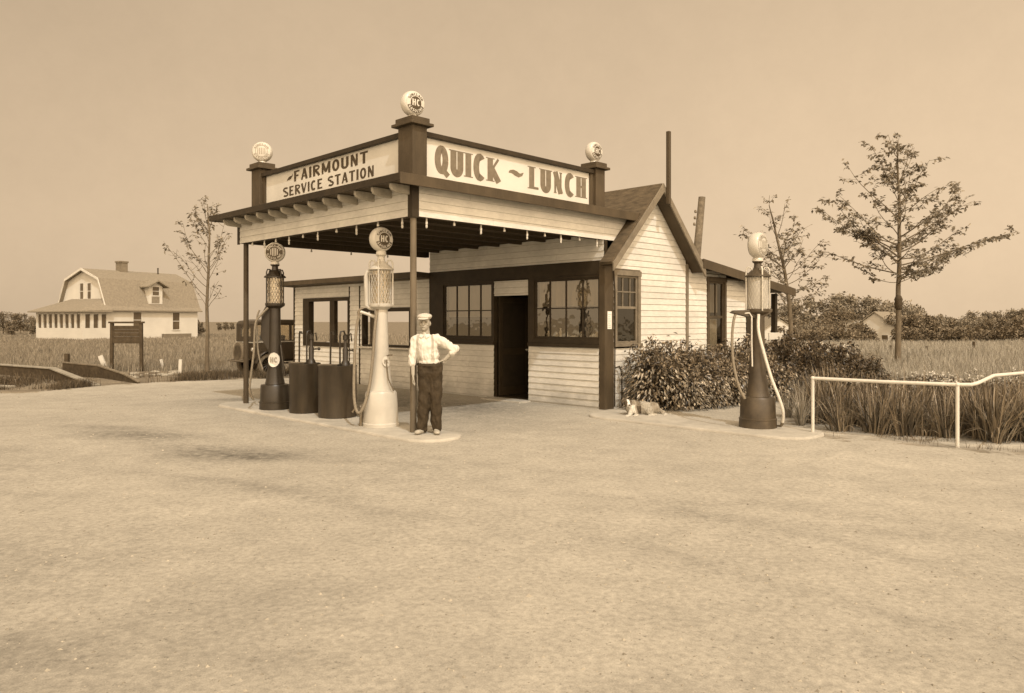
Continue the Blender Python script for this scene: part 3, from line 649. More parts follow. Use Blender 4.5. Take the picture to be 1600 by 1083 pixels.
# --- canopy
V1 = 5.69
def beam(name, fn_regs, core, axis_, off, sgn):
    o_ = MB(); clap(o_, axis_, off, sgn, fn_regs, z0g=3.21, expo=.118, lip=.012, lap_shade=.006); bo = o_.build(name, 'white', B)
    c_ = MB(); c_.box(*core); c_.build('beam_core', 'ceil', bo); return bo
beam('beam', [(.10, U1, 3.21, 3.66), (U1, lambda z: AP - (AZ - z) - .0, 3.21, 3.66)], (.02, U1, .001, .14, 3.212, 3.66), 'v', 0, -1)
beam('beam', [(.09, V1 - .06, 3.21, 3.66)], (.001, .14, .14, V1, 3.212, 3.66), 'u', 0, -1)
bb = MB(); bb.box(.14, U1 + .2, V1 - .14, V1, 3.21, 3.66); bb.build('beam', 'ceil', B)
cbd = MB(); cbd.box(-.025, .10, -.025, -.001, 3.19, 3.66); cbd.box(-.025, -.001, -.001, .09, 3.19, 3.66); cbd.build('corner_board', 'dark', B, bevel=.003)
cbd = MB(); cbd.box(-.025, .001, V1 - .06, V1 + .02, 3.19, 3.66); cbd.build('corner_board', 'dark', B, bevel=.003)
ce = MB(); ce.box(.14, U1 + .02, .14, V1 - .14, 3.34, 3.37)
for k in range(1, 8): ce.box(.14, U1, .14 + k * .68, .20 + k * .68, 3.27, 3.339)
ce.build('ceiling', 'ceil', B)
rs = MB(); rs.box(-.385, 5.42, -.225, 6.08, 3.665, 3.75); rs.build('canopy_roof', 'brown', B)
fa = MB(); fa.box(-.41, 5.46, -.255, -.227, 3.61, 3.77); fa.build('fascia', 'brown', B, bevel=.005)
fa = MB(); fa.box(-.415, -.387, -.226, 6.10, 3.655, 3.765); fa.box(-.386, 5.0, 6.081, 6.105, 3.655, 3.765); fa.build('fascia', 'dark', B, bevel=.005)
for k in range(13):
    t = MB(); v = .04 + k * .46
    t.prism([(-.002, 3.525), (-.26, 3.535), (-.33, 3.56), (-.36, 3.60), (-.36, 3.66), (-.002, 3.66)], lambda a, b, c: (a, c, b), v, v + .055)
    t.build('rafter_tail', 'tail', B, bevel=.008, fixn=True)
for u, v, r0, mm in ((.05, .05, .050, 'post'), (.10, 5.58, .052, 'brown')):
    t = MB(); t.lathe([(r0 * 1.02, 0), (r0, .05), (r0 * .95, 3.215)], (u, v, 0), 20); t.build('post', mm, B, smooth=40)
# parapet: pillars, caps, boards
def pillar(u0, u1, v0, v1, top):
    p_ = MB(); p_.box(u0, u1, v0, v1, 3.74, top); po = p_.build('pillar', 'brown', B, bevel=.005)
    c_ = MB(); c_.box(u0 - .075, u1 + .075, v0 - .075, v1 + .075, top, top + .045); c_.box(u0 - .03, u1 + .03, v0 - .03, v1 + .03, top + .046, top + .125); c_.build('cap', 'brown', po, bevel=.006)
pillar(0, .27, 0, .36, 4.57); pillar(.0, .28, 4.80, 5.14, 4.60); pillar(4.33, 4.60, 0, .32, 4.54)
sb = MB(); sb.box(.27, 4.33, .10, .13, 3.78, 4.44); s1 = sb.build('sign_board', 'sign', B); s1['label'] = 'white parapet sign lettered QUICK LUNCH'
fn1 = lambda x, y, z: (x, .10 - z, y)
lt = MB(); letters(lt, 'QUICK', fn1, .50, 1.88, 3.955, .385, t=.29, h=.11, serif=True, gap=.10); letters(lt, '~', fn1, 2.10, 2.46, 4.03, .26); letters(lt, 'LUNCH', fn1, 2.60, 4.15, 3.955, .385, t=.29, h=.11, serif=True, gap=.10)
lt.build('lettering', 'letter', s1)
sb = MB(); sb.box(.10, .13, .36, 4.80, 3.78, 4.44); s2 = sb.build('sign_board', 'sign', B); s2['label'] = 'white parapet sign lettered FAIRMOUNT SERVICE STATION'
fn2 = lambda x, y, z: (.10 - z, -x, y)
lt = MB(); letters(lt, 'FAIRMOUNT', fn2, -3.66, -1.30, 4.205, .195, t=.21, h=.16, gap=.15); letters(lt, '~', lambda x, y, z: fn2(x, y + (x + 3.8) * .4, z), -3.92, -3.70, 4.21, .17)
letters(lt, 'SERVICE', fn2, -4.06, -2.68, 3.965, .175, t=.21, h=.16, gap=.14); letters(lt, 'STATION', fn2, -2.50, -1.13, 3.965, .175, t=.21, h=.16, gap=.14)
lt.build('lettering', 'letterd', s2)
rl = MB(); rl.box(.27, 4.33, .03, .20, 4.44, 4.515); rl.build('top_rail', 'dark', B, bevel=.005)
rl = MB(); rl.box(.03, .20, .36, 4.80, 4.44, 4.515); rl.build('top_rail', 'dark', B, bevel=.005)
rl = MB(); rl.box(4.24, 4.33, .06, .099, 3.76, 4.44); rl.box(.27, 4.24, .07, .099, 3.75, 3.80); rl.build('sign_frame', 'brown', B)
rl = MB(); rl.box(.06, .099, 4.72, 4.80, 3.76, 4.44); rl.build('sign_frame', 'brown', B)

# --- globes
def globe_geo(parent, name, c, rad, kind, rz, facedir=(0, 0), legs=True, mt='globe'):
    """a milk-glass lens on a neck, two round faces; built about its own axis and turned by rz"""
    body = MB(); t = rad * .42
    prof = [(rad * .80, -t)] + [(rad * (.80 + .20 * math.cos(a)), t * math.sin(a)) for a in [R(x) for x in range(-70, 71, 14)]] + [(rad * .80, t)]
    body.lathe(prof, (0, 0, 0), 40, axis='y'); body.lathe([(rad * .42, -rad * 1.22), (rad * .40, -rad * 1.02), (rad * .30, -rad * .9)], (0, 0, 0), 20)
    o = body.build(name, mt, parent, smooth=40, loc=c); o.rotation_euler = (0, 0, rz)
    for sgn in (-1, 1):
        rf_ = rad * .83
        fn = (lambda x, y, z, sgn=sgn: (x * -sgn, sgn * (t + .004 + .018 * (1 - (x * x + y * y) / (rf_ * rf_)) + z), y))
        def disc(mb, r0, r1, z, a0=0, a1=360, n=40, rings=4):
            for i in range(n):
                for k in range(rings):
                    p, q = R(a0 + (a1 - a0) * i / n), R(a0 + (a1 - a0) * (i + 1) / n); ra, rb = r0 + (r1 - r0) * k / rings, r0 + (r1 - r0) * (k + 1) / rings
                    pts = [fn(ra * math.cos(p), ra * math.sin(p), z), fn(rb * math.cos(p), rb * math.sin(p), z), fn(rb * math.cos(q), rb * math.sin(q), z), fn(ra * math.cos(q), ra * math.sin(q), z)]
                    mb.quad(*pts)
        f = MB(); disc(f, 0, rf_, 0); fo = f.build('globe_face', mt, o, smooth=60)
        d_ = MB(); l_ = MB(); dk = 'globed'
        if kind == 'hc':
            disc(d_, 0, rf_ * .60, .001, 0, 360); disc(d_, rf_ * .605, rf_ * .97, .001, 200, 340)
            letters(l_, 'HC', fn, -rf_ * .42, rf_ * .42, -rf_ * .30, rf_ * .62, t=.22, h=.16, gap=.16)
            arc_letters(l_, 'GASOLINE', fn, rf_ * .78, rf_ * .26, 206, 334, up=False)
            arc_letters(d_, 'SINCLAIR', fn, rf_ * .79, rf_ * .24, 158, 22, up=True)
        elif kind == 'pale':
            disc(d_, rf_ * .64, rf_ * .70, .001); arc_letters(d_, 'SINCLAIR', fn, rf_ * .83, rf_ * .2, 160, 20, up=True); arc_letters(d_, 'GASOLINE', fn, rf_ * .83, rf_ * .2, 200, 340, up=False)
            for k in range(-2, 3): stroke_mesh(d_, [(k * rf_ * .2, -rf_ * .4), (k * rf_ * .2, rf_ * .4)], rf_ * .09, fn, .001)
            dk = 'globem'
        else:
            disc(d_, 0, rf_ * .99, .001)
            for k in range(-2, 3): hh = rf_ * .5 * math.sqrt(max(.1, 1 - (k * .36) ** 2)); stroke_mesh(l_, [(k * rf_ * .19, -hh), (k * rf_ * .19, hh)], rf_ * .085, fn, .002)
            arc_letters(l_, 'SINCLAIR', fn, rf_ * .78, rf_ * .28, 165, 15, up=True, t=.15, h=.12); arc_letters(l_, 'GASOLINE', fn, rf_ * .78, rf_ * .28, 195, 345, up=False, t=.15, h=.12)
        d_.build('emblem', dk, o)
        if l_.v: l_.build('lettering', 'globe', o)
    return o
def face_rz(X, Y, phi): return math.atan2(-Y, -X) + R(phi) + PI / 2
for (u, v, z, r_, kd, phi, lab) in ((.135, .18, 4.57 + .125 + .232, .190, 'hc', 33, 'milk glass gasoline globe on the tall corner pillar'), (.14, 4.97, 4.60 + .125 + .238, .198, 'pale', -10, 'faded milk glass globe on the left pillar'), (4.465, .16, 4.54 + .125 + .228, .188, 'hc', 50, 'milk glass globe on the pillar at the LUNCH end')):
    p = wp(u, v); g_ = globe_geo(B, 'globe', (u, v, z), r_, kd, face_rz(p.x, p.y, phi) - ROT, mt='globeo' if kd == 'pale' else 'globe'); g_['label'] = lab
# --- bulbs under the beams
def bulb(u, v, big):
    b_ = MB()
    if big: b_.lathe([(.013, 3.21), (.013, 3.16), (.019, 3.15), (.019, 3.115)], (u, v, 0), 12); b_.lathe([(.011, 3.115), (.017, 3.095), (.018, 3.075), (.012, 3.058), (0, 3.053)], (u, v, 0), 12)
    else: b_.lathe([(.013, 3.21), (.013, 3.185), (.02, 3.17), (.02, 3.145), (0, 3.138)], (u, v, 0), 10)
    b_.build('light_bulb', 'bulb', B, smooth=40)
for u in (.30, 1.42, 2.50, 3.38, 4.42): bulb(u, .05, True)
for u in (.85, 1.95, 2.95, 3.9): bulb(u, .05, False)
for v in (.32, 1.55, 2.75, 3.75, 4.7): bulb(.05, v, True)
for v in (.95, 2.15, 3.25, 4.25, 5.2): bulb(.05, v, False)
for u in (.9, 1.6, 2.6, 3.6): bulb(u, V1 - .06, False)

# --- open lunch shed on the left (same front line)
SV0, SV1 = 5.27, 11.75
sw = MB()
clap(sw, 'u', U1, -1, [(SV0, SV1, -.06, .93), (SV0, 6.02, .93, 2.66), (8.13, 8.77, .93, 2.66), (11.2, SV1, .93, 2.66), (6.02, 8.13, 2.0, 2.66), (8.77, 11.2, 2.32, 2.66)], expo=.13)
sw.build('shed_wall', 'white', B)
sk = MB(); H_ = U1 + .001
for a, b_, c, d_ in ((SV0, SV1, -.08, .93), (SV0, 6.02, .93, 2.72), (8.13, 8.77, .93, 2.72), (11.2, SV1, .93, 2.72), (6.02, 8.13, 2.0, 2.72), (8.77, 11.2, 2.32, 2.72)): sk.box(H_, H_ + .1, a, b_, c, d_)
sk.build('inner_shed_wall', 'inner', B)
fm_ = MB()
for a, b_, c, d_ in ((8.77, 11.2, .93, 2.32), (6.02, 8.13, 1.0, 2.0)):
    fm_.box(U1 - .03, U1 + .14, a, a + .05, c, d_); fm_.box(U1 - .03, U1 + .14, b_ - (.34 if a > 8 else .06), b_, c, d_); fm_.box(U1 - .031, U1 + .14, a + .05, b_ - (.34 if a > 8 else .06), d_ - .1, d_)
    fm_.box(U1 - .031, U1 + .14, a + .05, b_ - (.34 if a > 8 else .06), c, c + (.12 if a > 8 else .03))
fm_.box(U1 - .02, U1 + .1, 9.50, 9.74, 1.05, 2.22)
fm_.box(U1 - .024, U1 - .001, 8.22, 8.27, -.06, 2.6); fm_.box(U1 - .024, U1 - .001, 8.72, 8.765, -.06, 2.6); fm_.box(U1 - .024, U1 - .001, SV1 - .06, SV1 + .02, -.06, 2.66)
fm_.build('shed_frame', 'dark', B, bevel=.004)
sh = MB(); sh.box(U1 - .16, U1 - .032, 5.95, 8.2, .945, .985); sh.build('serving_shelf', 'white2', B, bevel=.004)
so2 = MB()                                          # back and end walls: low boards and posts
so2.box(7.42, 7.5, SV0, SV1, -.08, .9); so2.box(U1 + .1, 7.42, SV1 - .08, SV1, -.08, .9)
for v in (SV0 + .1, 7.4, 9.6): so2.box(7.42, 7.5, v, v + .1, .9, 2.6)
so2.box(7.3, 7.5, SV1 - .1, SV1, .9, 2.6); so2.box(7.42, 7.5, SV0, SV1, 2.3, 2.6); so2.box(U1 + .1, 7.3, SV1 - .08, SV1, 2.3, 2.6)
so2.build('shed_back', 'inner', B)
sr = MB(); sr.prism([(U1 - .42, 2.70), (7.75, 2.60), (7.75, 2.68), (U1 - .42, 2.83)], lambda a, b, c: (a, c, b), SV0 - .0, 12.2); sr.build('shed_roof', 'brown', B, fixn=True, bevel=.005)
ct = MB(); ct.box(U1 + .15, U1 + .6, 6.02, 8.1, .86, .92); ct.build('lunch_counter', 'inner', B)
# ------------------------------------------------------------------ gasoline pumps
def gp(px, py, z=0):
    """ground point seen at that place in the photograph (only used to set things down)"""
    y = (z - CAMZ) * 1172 / (502 - py); return ((px - 800) / 1172 * y, y)
def at(px, Y): return (px - 800) / 1172 * Y
def hz(py, Y): return CAMZ + (502 - py) / 1172 * Y

def pump(name, label, X, Y, rz, body, style):
    t = empty(name, (X, Y, 0), rz, label, 'gas pump', 'visible gasoline pumps')
    zb = {'white': .52, 'dark': .46, 'worn': .47}[style]
    zg0, zg1 = {'white': (1.93, 2.46), 'dark': (1.99, 2.47), 'worn': (1.84, 2.34)}[style]
    rg = .155
    b = MB()
    if style == 'white':
        b.lathe([(.285, 0), (.285, .045), (.27, .06), (.262, .30), (.245, zb), (.225, zb + .03), (.2, zb + .04)], (0, 0, 0), 36)
    else:
        b.lathe([(.285, 0), (.282, .12), (.286, .125), (.286, .14), (.27, .15), (.262, zb - .02), (.25, zb), (.16, zb + .015)], (0, 0, 0), 36)
    b.build('base', body, t, smooth=32)
    c = MB()
    if style == 'white': prof = [(.20, zb + .03), (.172, zb + .12), (.15, zb + .28), (.132, zb + .5), (.115, zb + .8), (.105, zb + 1.1), (.10, zg0 - .05)]
    else: prof = [(.185, zb + .01), (.178, zb + .03), (.155, zb + .14), (.13, zb + .34), (.115, zb + .6), (.105, zb + .9), (.10, zg0 - .06)]
    c.lathe(prof, (0, 0, 0), 32); c.lathe([(.10, zg0 - .1), (.175, zg0 - .05), (.18, zg0 - .02), (.18, zg0), (0, zg0)], (0, 0, 0), 32)
    c.build('pedestal', body, t, smooth=32)
    g = MB(); g.lathe([(rg - .02, zg0), (rg - .02, zg1)], (0, 0, 0), 32); go_ = g.build('glass_cylinder', 'clear', t, smooth=40)
    if style == 'white': fl = 'pumpw'
    else: fl = 'brass' if style == 'worn' else 'steel'
    k_ = MB()                                   # gallon marks on the gauge strip inside the glass
    k_.box(-.02, .02, -.115, -.108, zg0 + .03, zg1 - .03)
    for i in range(6): k_.box(-.045, .045, -.120, -.1155, zg0 + .06 + .08 * i, zg0 + .085 + .08 * i)
    k_.tube([(0, .02, zg0), (0, .02, zg1)], .022, 10)
    k_.build('gauge', 'brass', go_)
    w_ = MB(); n = 18
    for s_ in (-1, 1):
        for i in range(n):
            pts = []
            for q in range(13):
                a = 2 * PI * i / n + s_ * q * 1.5 / 12; pts.append((rg * math.cos(a), rg * math.sin(a), zg0 + (zg1 - zg0) * q / 12))
            w_.tube(pts, .0034 if style != 'worn' else .0048, 4, cap=False)
    w_.build('wire_guard', fl if style != 'dark' else 'steel', t)
    r_ = MB()
    for i in range(4):
        a = PI / 4 + i * PI / 2; x, y = (rg + .03) * math.cos(a), (rg + .03) * math.sin(a)
        q = .78
        r_.tube([(x, y, zg0 - .03), (x, y, zg1 + .02), (x * 1.0, y * 1.0, zg1 + .10), (x * .88, y * .88, zg1 + .15), (x * .6, y * .6, zg1 + .15), (x * .42, y * .42, zg1 + .08)], .013, 8)
    r_.build('tie_rod', body if style != 'worn' else 'brass', t, smooth=50)
    p_ = MB(); p_.lathe([(0, zg1), (rg + .045, zg1), (rg + .045, zg1 + .02), (rg + .01, zg1 + .045), (.105, zg1 + .10), (.062, zg1 + .14), (.055, zg1 + .21), (.085, zg1 + .235), (.085, zg1 + .25), (0, zg1 + .25)], (0, 0, 0), 32)
    p_.build('cap', body if style != 'worn' else 'pumpm', t, smooth=32)
    rad = {'white': .195, 'dark': .19, 'worn': .205}[style]
    globe_geo(t, 'globe', (0, 0, zg1 + .25 + rad * 1.2), rad, {'white': 'hc', 'dark': 'bars', 'worn': 'pale'}[style], 0, mt='globeo' if style == 'worn' else 'globe')
    return t, zb, zg0, zg1
def hose(t, pts, r, m, noz=None):
    # smooth the run of the hose with a spline
    P = [Vector(p) for p in pts]; Q = []
    for i in range(len(P) - 1):
        p0, p1, p2, p3 = P[max(i - 1, 0)], P[i], P[i + 1], P[min(i + 2, len(P) - 1)]
        for k in range(8):
            s_ = k / 8; Q.append(.5 * ((2 * p1) + (p2 - p0) * s_ + (2 * p0 - 5 * p1 + 4 * p2 - p3) * s_ * s_ + (3 * p1 - p0 - 3 * p2 + p3) * s_ ** 3))
    Q.append(P[-1]); h_ = MB(); h_.tube(Q, r, 10); ho = h_.build('hose', m, t, smooth=60)
    if noz:
        z = MB(); z.tube(noz, [.022, .026, .02, .013][:len(noz)], 10); z.build('nozzle', 'steel', ho, smooth=50)
    return ho
def badge(t, z, rad, r0, txt, dk, lean=0):
    o = MB(); n = 28
    ring = [(rad * .78 * math.cos(2 * PI * i / n), rad * math.sin(2 * PI * i / n)) for i in range(n)]
    bd = lambda a, b, c: (a, -(math.sqrt(max(1e-6, r0 * r0 - a * a)) + .004 + c - lean * b), z + b)
    o.add([bd(a, b, .006) for a, b in ring] + [bd(a, b, 0) for a, b in ring], [tuple(range(n))] + [(i, n + i, n + (i + 1) % n, (i + 1) % n) for i in range(n)])
    bo = o.build('badge', 'globe', t)
    l_ = MB(); letters(l_, txt, lambda a, b, c: bd(a, b, .0062 + c), -rad * .5, rad * .5, -rad * .35, rad * .7, t=.2, h=.14, gap=.15); l_.build('lettering', dk, bo)

# the cream pump on the island, nearest the man
PX, PY = -2.07, 11.86
rz = face_rz(PX, PY, 33)
t, zb, zg0, zg1 = pump('gas_pump', 'cream enamel gas pump with a lit-white globe lettered HC, beside the man', PX, PY, rz, 'pumpw', 'white')
t['label'] = 'cream gas pump with wire-guarded glass and an HC globe, beside the man'
def loc(x, y, z, rz_=None):       # offsets in camera directions (x right, y away) turned into the pump's own frame
    a = -(rz if rz_ is None else rz_); return (x * math.cos(a) - y * math.sin(a), x * math.sin(a) + y * math.cos(a), z)
badge(t, 1.02, .085, .145, 'HC', 'globem', .12)
a = MB(); a.tube([loc(-.19, .02, 1.86), loc(-.235, .02, 1.90), loc(-.24, .02, 2.35), loc(-.22, .02, 2.43), loc(-.13, .01, 2.44)], [.03, .035, .038, .036, .026], 12); a.tube([loc(-.02, 0, 1.84), loc(-.19, .02, 1.86)], .034, 10); a.build('side_pipe', 'pumpw', t, smooth=45)
a = MB(); a.tube([loc(-.10, 0, 1.72), loc(-.26, -.02, 1.78), loc(-.33, -.03, 1.80)], [.03, .026, .03], 10); a.build('hose_hook', 'pumpw', t, smooth=45)
hose(t, [loc(-.04, -.08, 1.86), loc(-.07, -.14, 1.55), loc(-.10, -.16, 1.1), loc(-.15, -.2, .62), loc(-.24, -.24, .30), loc(-.33, -.22, .24), loc(-.39, -.17, .48), loc(-.40, -.1, 1.0), loc(-.38, -.06, 1.5), loc(-.34, -.04, 1.74)], .024, 'hose',
     [loc(-.34, -.04, 1.72), loc(-.345, -.045, 1.79), loc(-.32, -.04, 1.84), loc(-.27, -.02, 1.86)])
a = MB(); a.box(-.07, .07, -.05, .05, .0, .34)
a2 = MB(); a2.ell(loc(-.27, -.02, .30), (.05, .05, .05)); a2.tube([loc(-.2, 0, .28), loc(-.33, -.03, .30)], .03, 10); a2.tube([loc(-.3, -.03, .3), loc(-.31, -.05, .0)], .028, 10); a2.tube([loc(-.37, -.06, .32), loc(-.43, -.10, .22)], .018, 8); a2.build('suction_pipe', 'steel', t, smooth=45)
a = MB(); a.tube([loc(.09, -.06, 1.1), loc(.15, -.12, 1.12), loc(.2, -.14, 1.12)], .012, 8); a.tube([loc(.10, -.12, 1.05), loc(.14, -.16, .75), loc(.22, -.14, .56)], .011, 8); a.build('lever', 'steel', t, smooth=45)

# the dark pump at the left end of the island
PX, PY = -4.47, 14.15
rz = face_rz(PX, PY, -10)
t, zb, zg0, zg1 = pump('gas_pump', 'black gas pump with a striped round globe and pale oval badge, behind the oil drums', PX, PY, rz, 'pumpd', 'dark')
badge(t, .93, .135, .145, 'HC', 'globem', .12)
a = MB(); a.prism([(-.26, 1.35), (-.12, 1.10), (-.06, 1.15), (-.06, 1.92), (-.16, 1.94), (-.24, 1.80)], lambda x, z, y: loc(x, y, z), -.05, .03); a.build('hose_bracket', 'pumpd', t, bevel=.01, fixn=True)
hose(t, [loc(-.10, -.1, 1.90), loc(-.2, -.16, 1.78), loc(-.30, -.2, 1.6), loc(-.33, -.2, 1.1), loc(-.39, -.2, .6), loc(-.42, -.18, .38)], .020, 'hose', [loc(-.42, -.18, .4), loc(-.41, -.18, .32), loc(-.37, -.17, .22), loc(-.34, -.16, .18)])
hose(t, [loc(-.26, -.1, 1.86), loc(-.30, -.1, 1.74), loc(-.31, -.1, 1.5), loc(-.28, -.1, 1.05), loc(-.20, -.1, .75)], .016, 'hose')
a = MB(); a.tube([loc(.12, -.05, 1.2), loc(.16, -.08, .95), loc(.21, -.08, .62)], .018, 8); a.build('lever', 'pumpd', t, smooth=45)

# the worn pump on the right-hand kerb
PX, PY = 3.84, 11.72
rz = face_rz(PX, PY, 66)
t, zb, zg0, zg1 = pump('gas_pump', 'worn dark gas pump with pale perforated guard, alone by the flower bed', PX, PY, rz, 'pumpm', 'worn')
a = MB(); a.prism([(-.42, 1.78), (-.38, 1.82), (.20, 1.84), (.20, 1.80), (.06, 1.70), (-.10, 1.70)], lambda x, z, y: loc(x, y, z), -.09, .09); a.build('platform', 'pumpm', t, bevel=.006, fixn=True)
a = MB(); a.lathe([(rg_, z_) for rg_, z_ in ((.158, 1.845), (.158, 1.90), (.1581, 2.28), (.158, 2.33))], (0, 0, 0), 28); a.build('guard_plate', glassmat('perforated_guard', refl=.02, tint=.75, rough=.5, body=.62, bodyL=.5), t, smooth=40)
hose(t, [loc(-.30, -.04, 1.80), loc(-.38, -.06, 1.72), loc(-.43, -.1, 1.4), loc(-.42, -.14, 1.0), loc(-.36, -.2, .66), loc(-.27, -.22, .46)], .021, 'hose')
hose(t, [loc(-.03, -.13, 1.76), loc(-.04, -.16, 1.5), loc(.02, -.2, 1.2), loc(.12, -.25, .8), loc(.22, -.30, .5), loc(.29, -.29, .28), loc(.31, -.22, .10)], .023, 'hosel', [loc(.31, -.22, .14), loc(.31, -.2, .07), loc(.30, -.16, .035), loc(.26, -.1, .03)])
a = MB(); a.tube([loc(-.36, -.04, 1.77), loc(-.16, -.1, 1.775), loc(-.13, -.11, 1.72), loc(-.13, -.11, 1.3), loc(-.12, -.11, .95)], .012, 8); a.build('drain_pipe', 'hosel', t, smooth=45)

# ------------------------------------------------------------------ oil drums with hand pumps
def drum(X, Y, rad, label, flip):
    t = empty('oil_drum', (X, Y, 0), 0, label, 'oil drum', 'oil drums on the pump island')
    b = MB(); b.lathe([(rad * .97, 0), (rad, .015), (rad, .86), (rad * 1.015, .872), (rad * 1.015, .89), (rad * .98, .892), (rad * .97, .875), (0, .885)], (0, 0, 0), 44); b.build('barrel', 'drum', t, smooth=32)
    l_ = MB(); l_.box(-rad * .95, rad * .1, -rad * .45, rad * .45, .893, .906); l_.build('lid', 'steel', t, bevel=.004)
    p = MB(); p.lathe([(.085, .886), (.075, .92), (.045, .98), (.05, 1.16), (.03, 1.2), (.026, 1.32), (.045, 1.33), (.045, 1.40), (.01, 1.43)], (rad * .42, 0, 0), 18)
    p.tube([(rad * .42, 0, 1.14), (rad * .42 + .14, -.04, 1.15)], .014, 8); p.ell((rad * .42 + .15, -.04, 1.15), (.028, .028, .028))
    po = p.build('hand_pump', 'pumpd', t, smooth=35)
    s_ = MB(); s_.tube([(rad * .42, 0, 1.38), (rad * .36, -.02, 1.48), (rad * .2, -.04, 1.47), (rad * .16, -.04, 1.38), (rad * .16, -.04, .89)], .016, 8); s_.tube([(rad * .42, 0, 1.38), (rad * .7, .02, 1.44), (rad * .75, .02, 1.3)], .013, 8); s_.build('spout', 'pumpd', po, smooth=45)
    c = MB(); c.tube([(-rad * .38, 0, .89), (-rad * .36, 0, 1.42), (-rad * .32, -.01, 1.46), (-rad * .22, -.02, 1.46), (-rad * .18, -.02, 1.42)], .016, 8); c.build('crank_rod', 'pumpd', t, smooth=45)
    return t
drum(-3.76, 13.62, .275, 'dark oil drum with thin crank rod, next to the black pump', 0)
drum(-3.02, 12.98, .325, 'wider dark oil drum nearest the cream pump', 1)

# ------------------------------------------------------------------ organic helper: overlapping closed solids fused into one skin
def fuse(mb, name, m, parent, voxel, smooth=6, disp=0, dscale=.1, loc=None):
    o = mb.build(name, m, None)
    r = o.modifiers.new('r', 'REMESH'); r.mode = 'VOXEL'; r.voxel_size = voxel
    if smooth: s_ = o.modifiers.new('s', 'SMOOTH'); s_.factor = .5; s_.iterations = smooth
    dg = bpy.context.evaluated_depsgraph_get(); dg.update()
    me = bpy.data.meshes.new_from_object(o.evaluated_get(dg), depsgraph=dg)
    o.modifiers.clear(); o.data = me
    if disp:
        nr = [v.normal.copy() for v in me.vertices]
        for v, n in zip(me.vertices, nr):
            c = v.co; q = noise.noise(Vector((c.x / dscale, c.y / dscale, c.z / (dscale * 1.6)))) + .5 * noise.noise(Vector((c.x / dscale * 2.3 + 5, c.y / dscale * 2.3, c.z / dscale * 1.2 + c.x * 9)))
            v.co = c + n * disp * q
    me.shade_smooth(); me.materials.clear(); me.materials.append(M[m])
    o.parent = parent
    if loc: o.location = loc
    return o
def bvh(o): return BVHTree.FromPolygons([v.co.copy() for v in o.data.vertices], [tuple(p.vertices) for p in o.data.polygons])

# ------------------------------------------------------------------ the man
MX, MY = -1.275, 11.02
man = empty('person', (MX, MY, 0), R(-3), 'man in pale cap, white shirt and suspenders, hand on hip, by the corner post', 'person')
bd = MB()
hr = Matrix.Rotation(R(-6), 3, 'Y')
bd.ell((-.005, .01, 1.635), (.077, .094, .108), 22, 16, hr)                     # skull
bd.ell((-.008, -.028, 1.570), (.060, .066, .066), 18, 12)                        # jaw
bd.ell((-.012, -.070, 1.533), (.028, .025, .022))                               # chin
bd.cap((-.010, -.088, 1.640), (-.012, -.103, 1.603), .011, .0155)                # nose
for s_ in (-1, 1):
    bd.ell((-.008 + s_ * .033, -.080, 1.655), (.026, .012, .009))                # brow
    bd.ell((-.010 + s_ * .042, -.055, 1.600), (.022, .025, .022))                # cheek
    bd.ell((-.006 + s_ * .079, .012, 1.615), (.012, .022, .034))                 # ear
bd.ell((-.012, -.088, 1.566), (.026, .012, .007)); bd.ell((-.012, -.086, 1.555), (.021, .012, .007))   # lips
bd.cap((0, .015, 1.56), (.01, .02, 1.43), .055, .062)                            # neck
bd.ell((.015, .0, 1.28), (.15, .09, .17)); bd.ell((.05, 0, 1.08), (.13, .085, .13)); bd.ell((.07, 0, .95), (.15, .09, .10))
# right arm (hanging in front of the post)
bd.cap((-.155, .0, 1.385), (-.180, -.045, 1.11), .050, .040); bd.cap((-.180, -.045, 1.11), (-.160, -.105, .875), .040, .026)
HO = Vector((.004, -.078, 0))
bd.ell(Vector((-.160, -.042, .825)) + HO, (.018, .034, .048))
for k, (dy, L_, r_) in enumerate(((-.030, .072, .0088), (-.010, .082, .0092), (.011, .075, .0088), (.028, .058, .0078))):
    b0 = Vector((-.162, -.042 + dy, .795)) + HO; b1 = b0 + Vector((.006, -.006, -L_ * .5)); b2 = b1 + Vector((.022, -.004, -L_ * .42)); bd.cap(b0, b1, r_, r_ * .95, 10); bd.cap(b1, b2, r_ * .95, r_ * .8, 10)
bd.cap(Vector((-.158, -.068, .842)) + HO, Vector((-.142, -.090, .80)) + HO, .0105, .009, 10); bd.cap(Vector((-.142, -.09, .80)) + HO, Vector((-.135, -.092, .772)) + HO, .009, .0078, 10)
# left arm: elbow out, the back of the hand against the hip
bd.cap((.195, .01, 1.385), (.44, .05, 1.235), .050, .041); bd.cap((.44, .05, 1.235), (.285, .03, 1.085), .041, .028)
bd.ell((.258, .035, 1.055), (.040, .024, .030), 14, 10, Matrix.Rotation(R(42), 3, 'Y'))
for k, (dz, L_) in enumerate(((.018, .070), (.002, .078), (-.014, .07), (-.028, .055))):
    b0 = Vector((.236, .035 + .004 * k, 1.050 + dz)); b1 = b0 + Vector((-.030, .030, -.018)); b2 = b1 + Vector((-.030, .018, -.012)); bd.cap(b0, b1, .0092, .0088, 10); bd.cap(b1, b2, .0088, .0075, 10)
bd.cap((.262, .012, 1.07), (.236, -.022, 1.066), .0105, .0095, 10); bd.cap((.236, -.022, 1.066), (.212, -.045, 1.052), .0095, .008, 10)
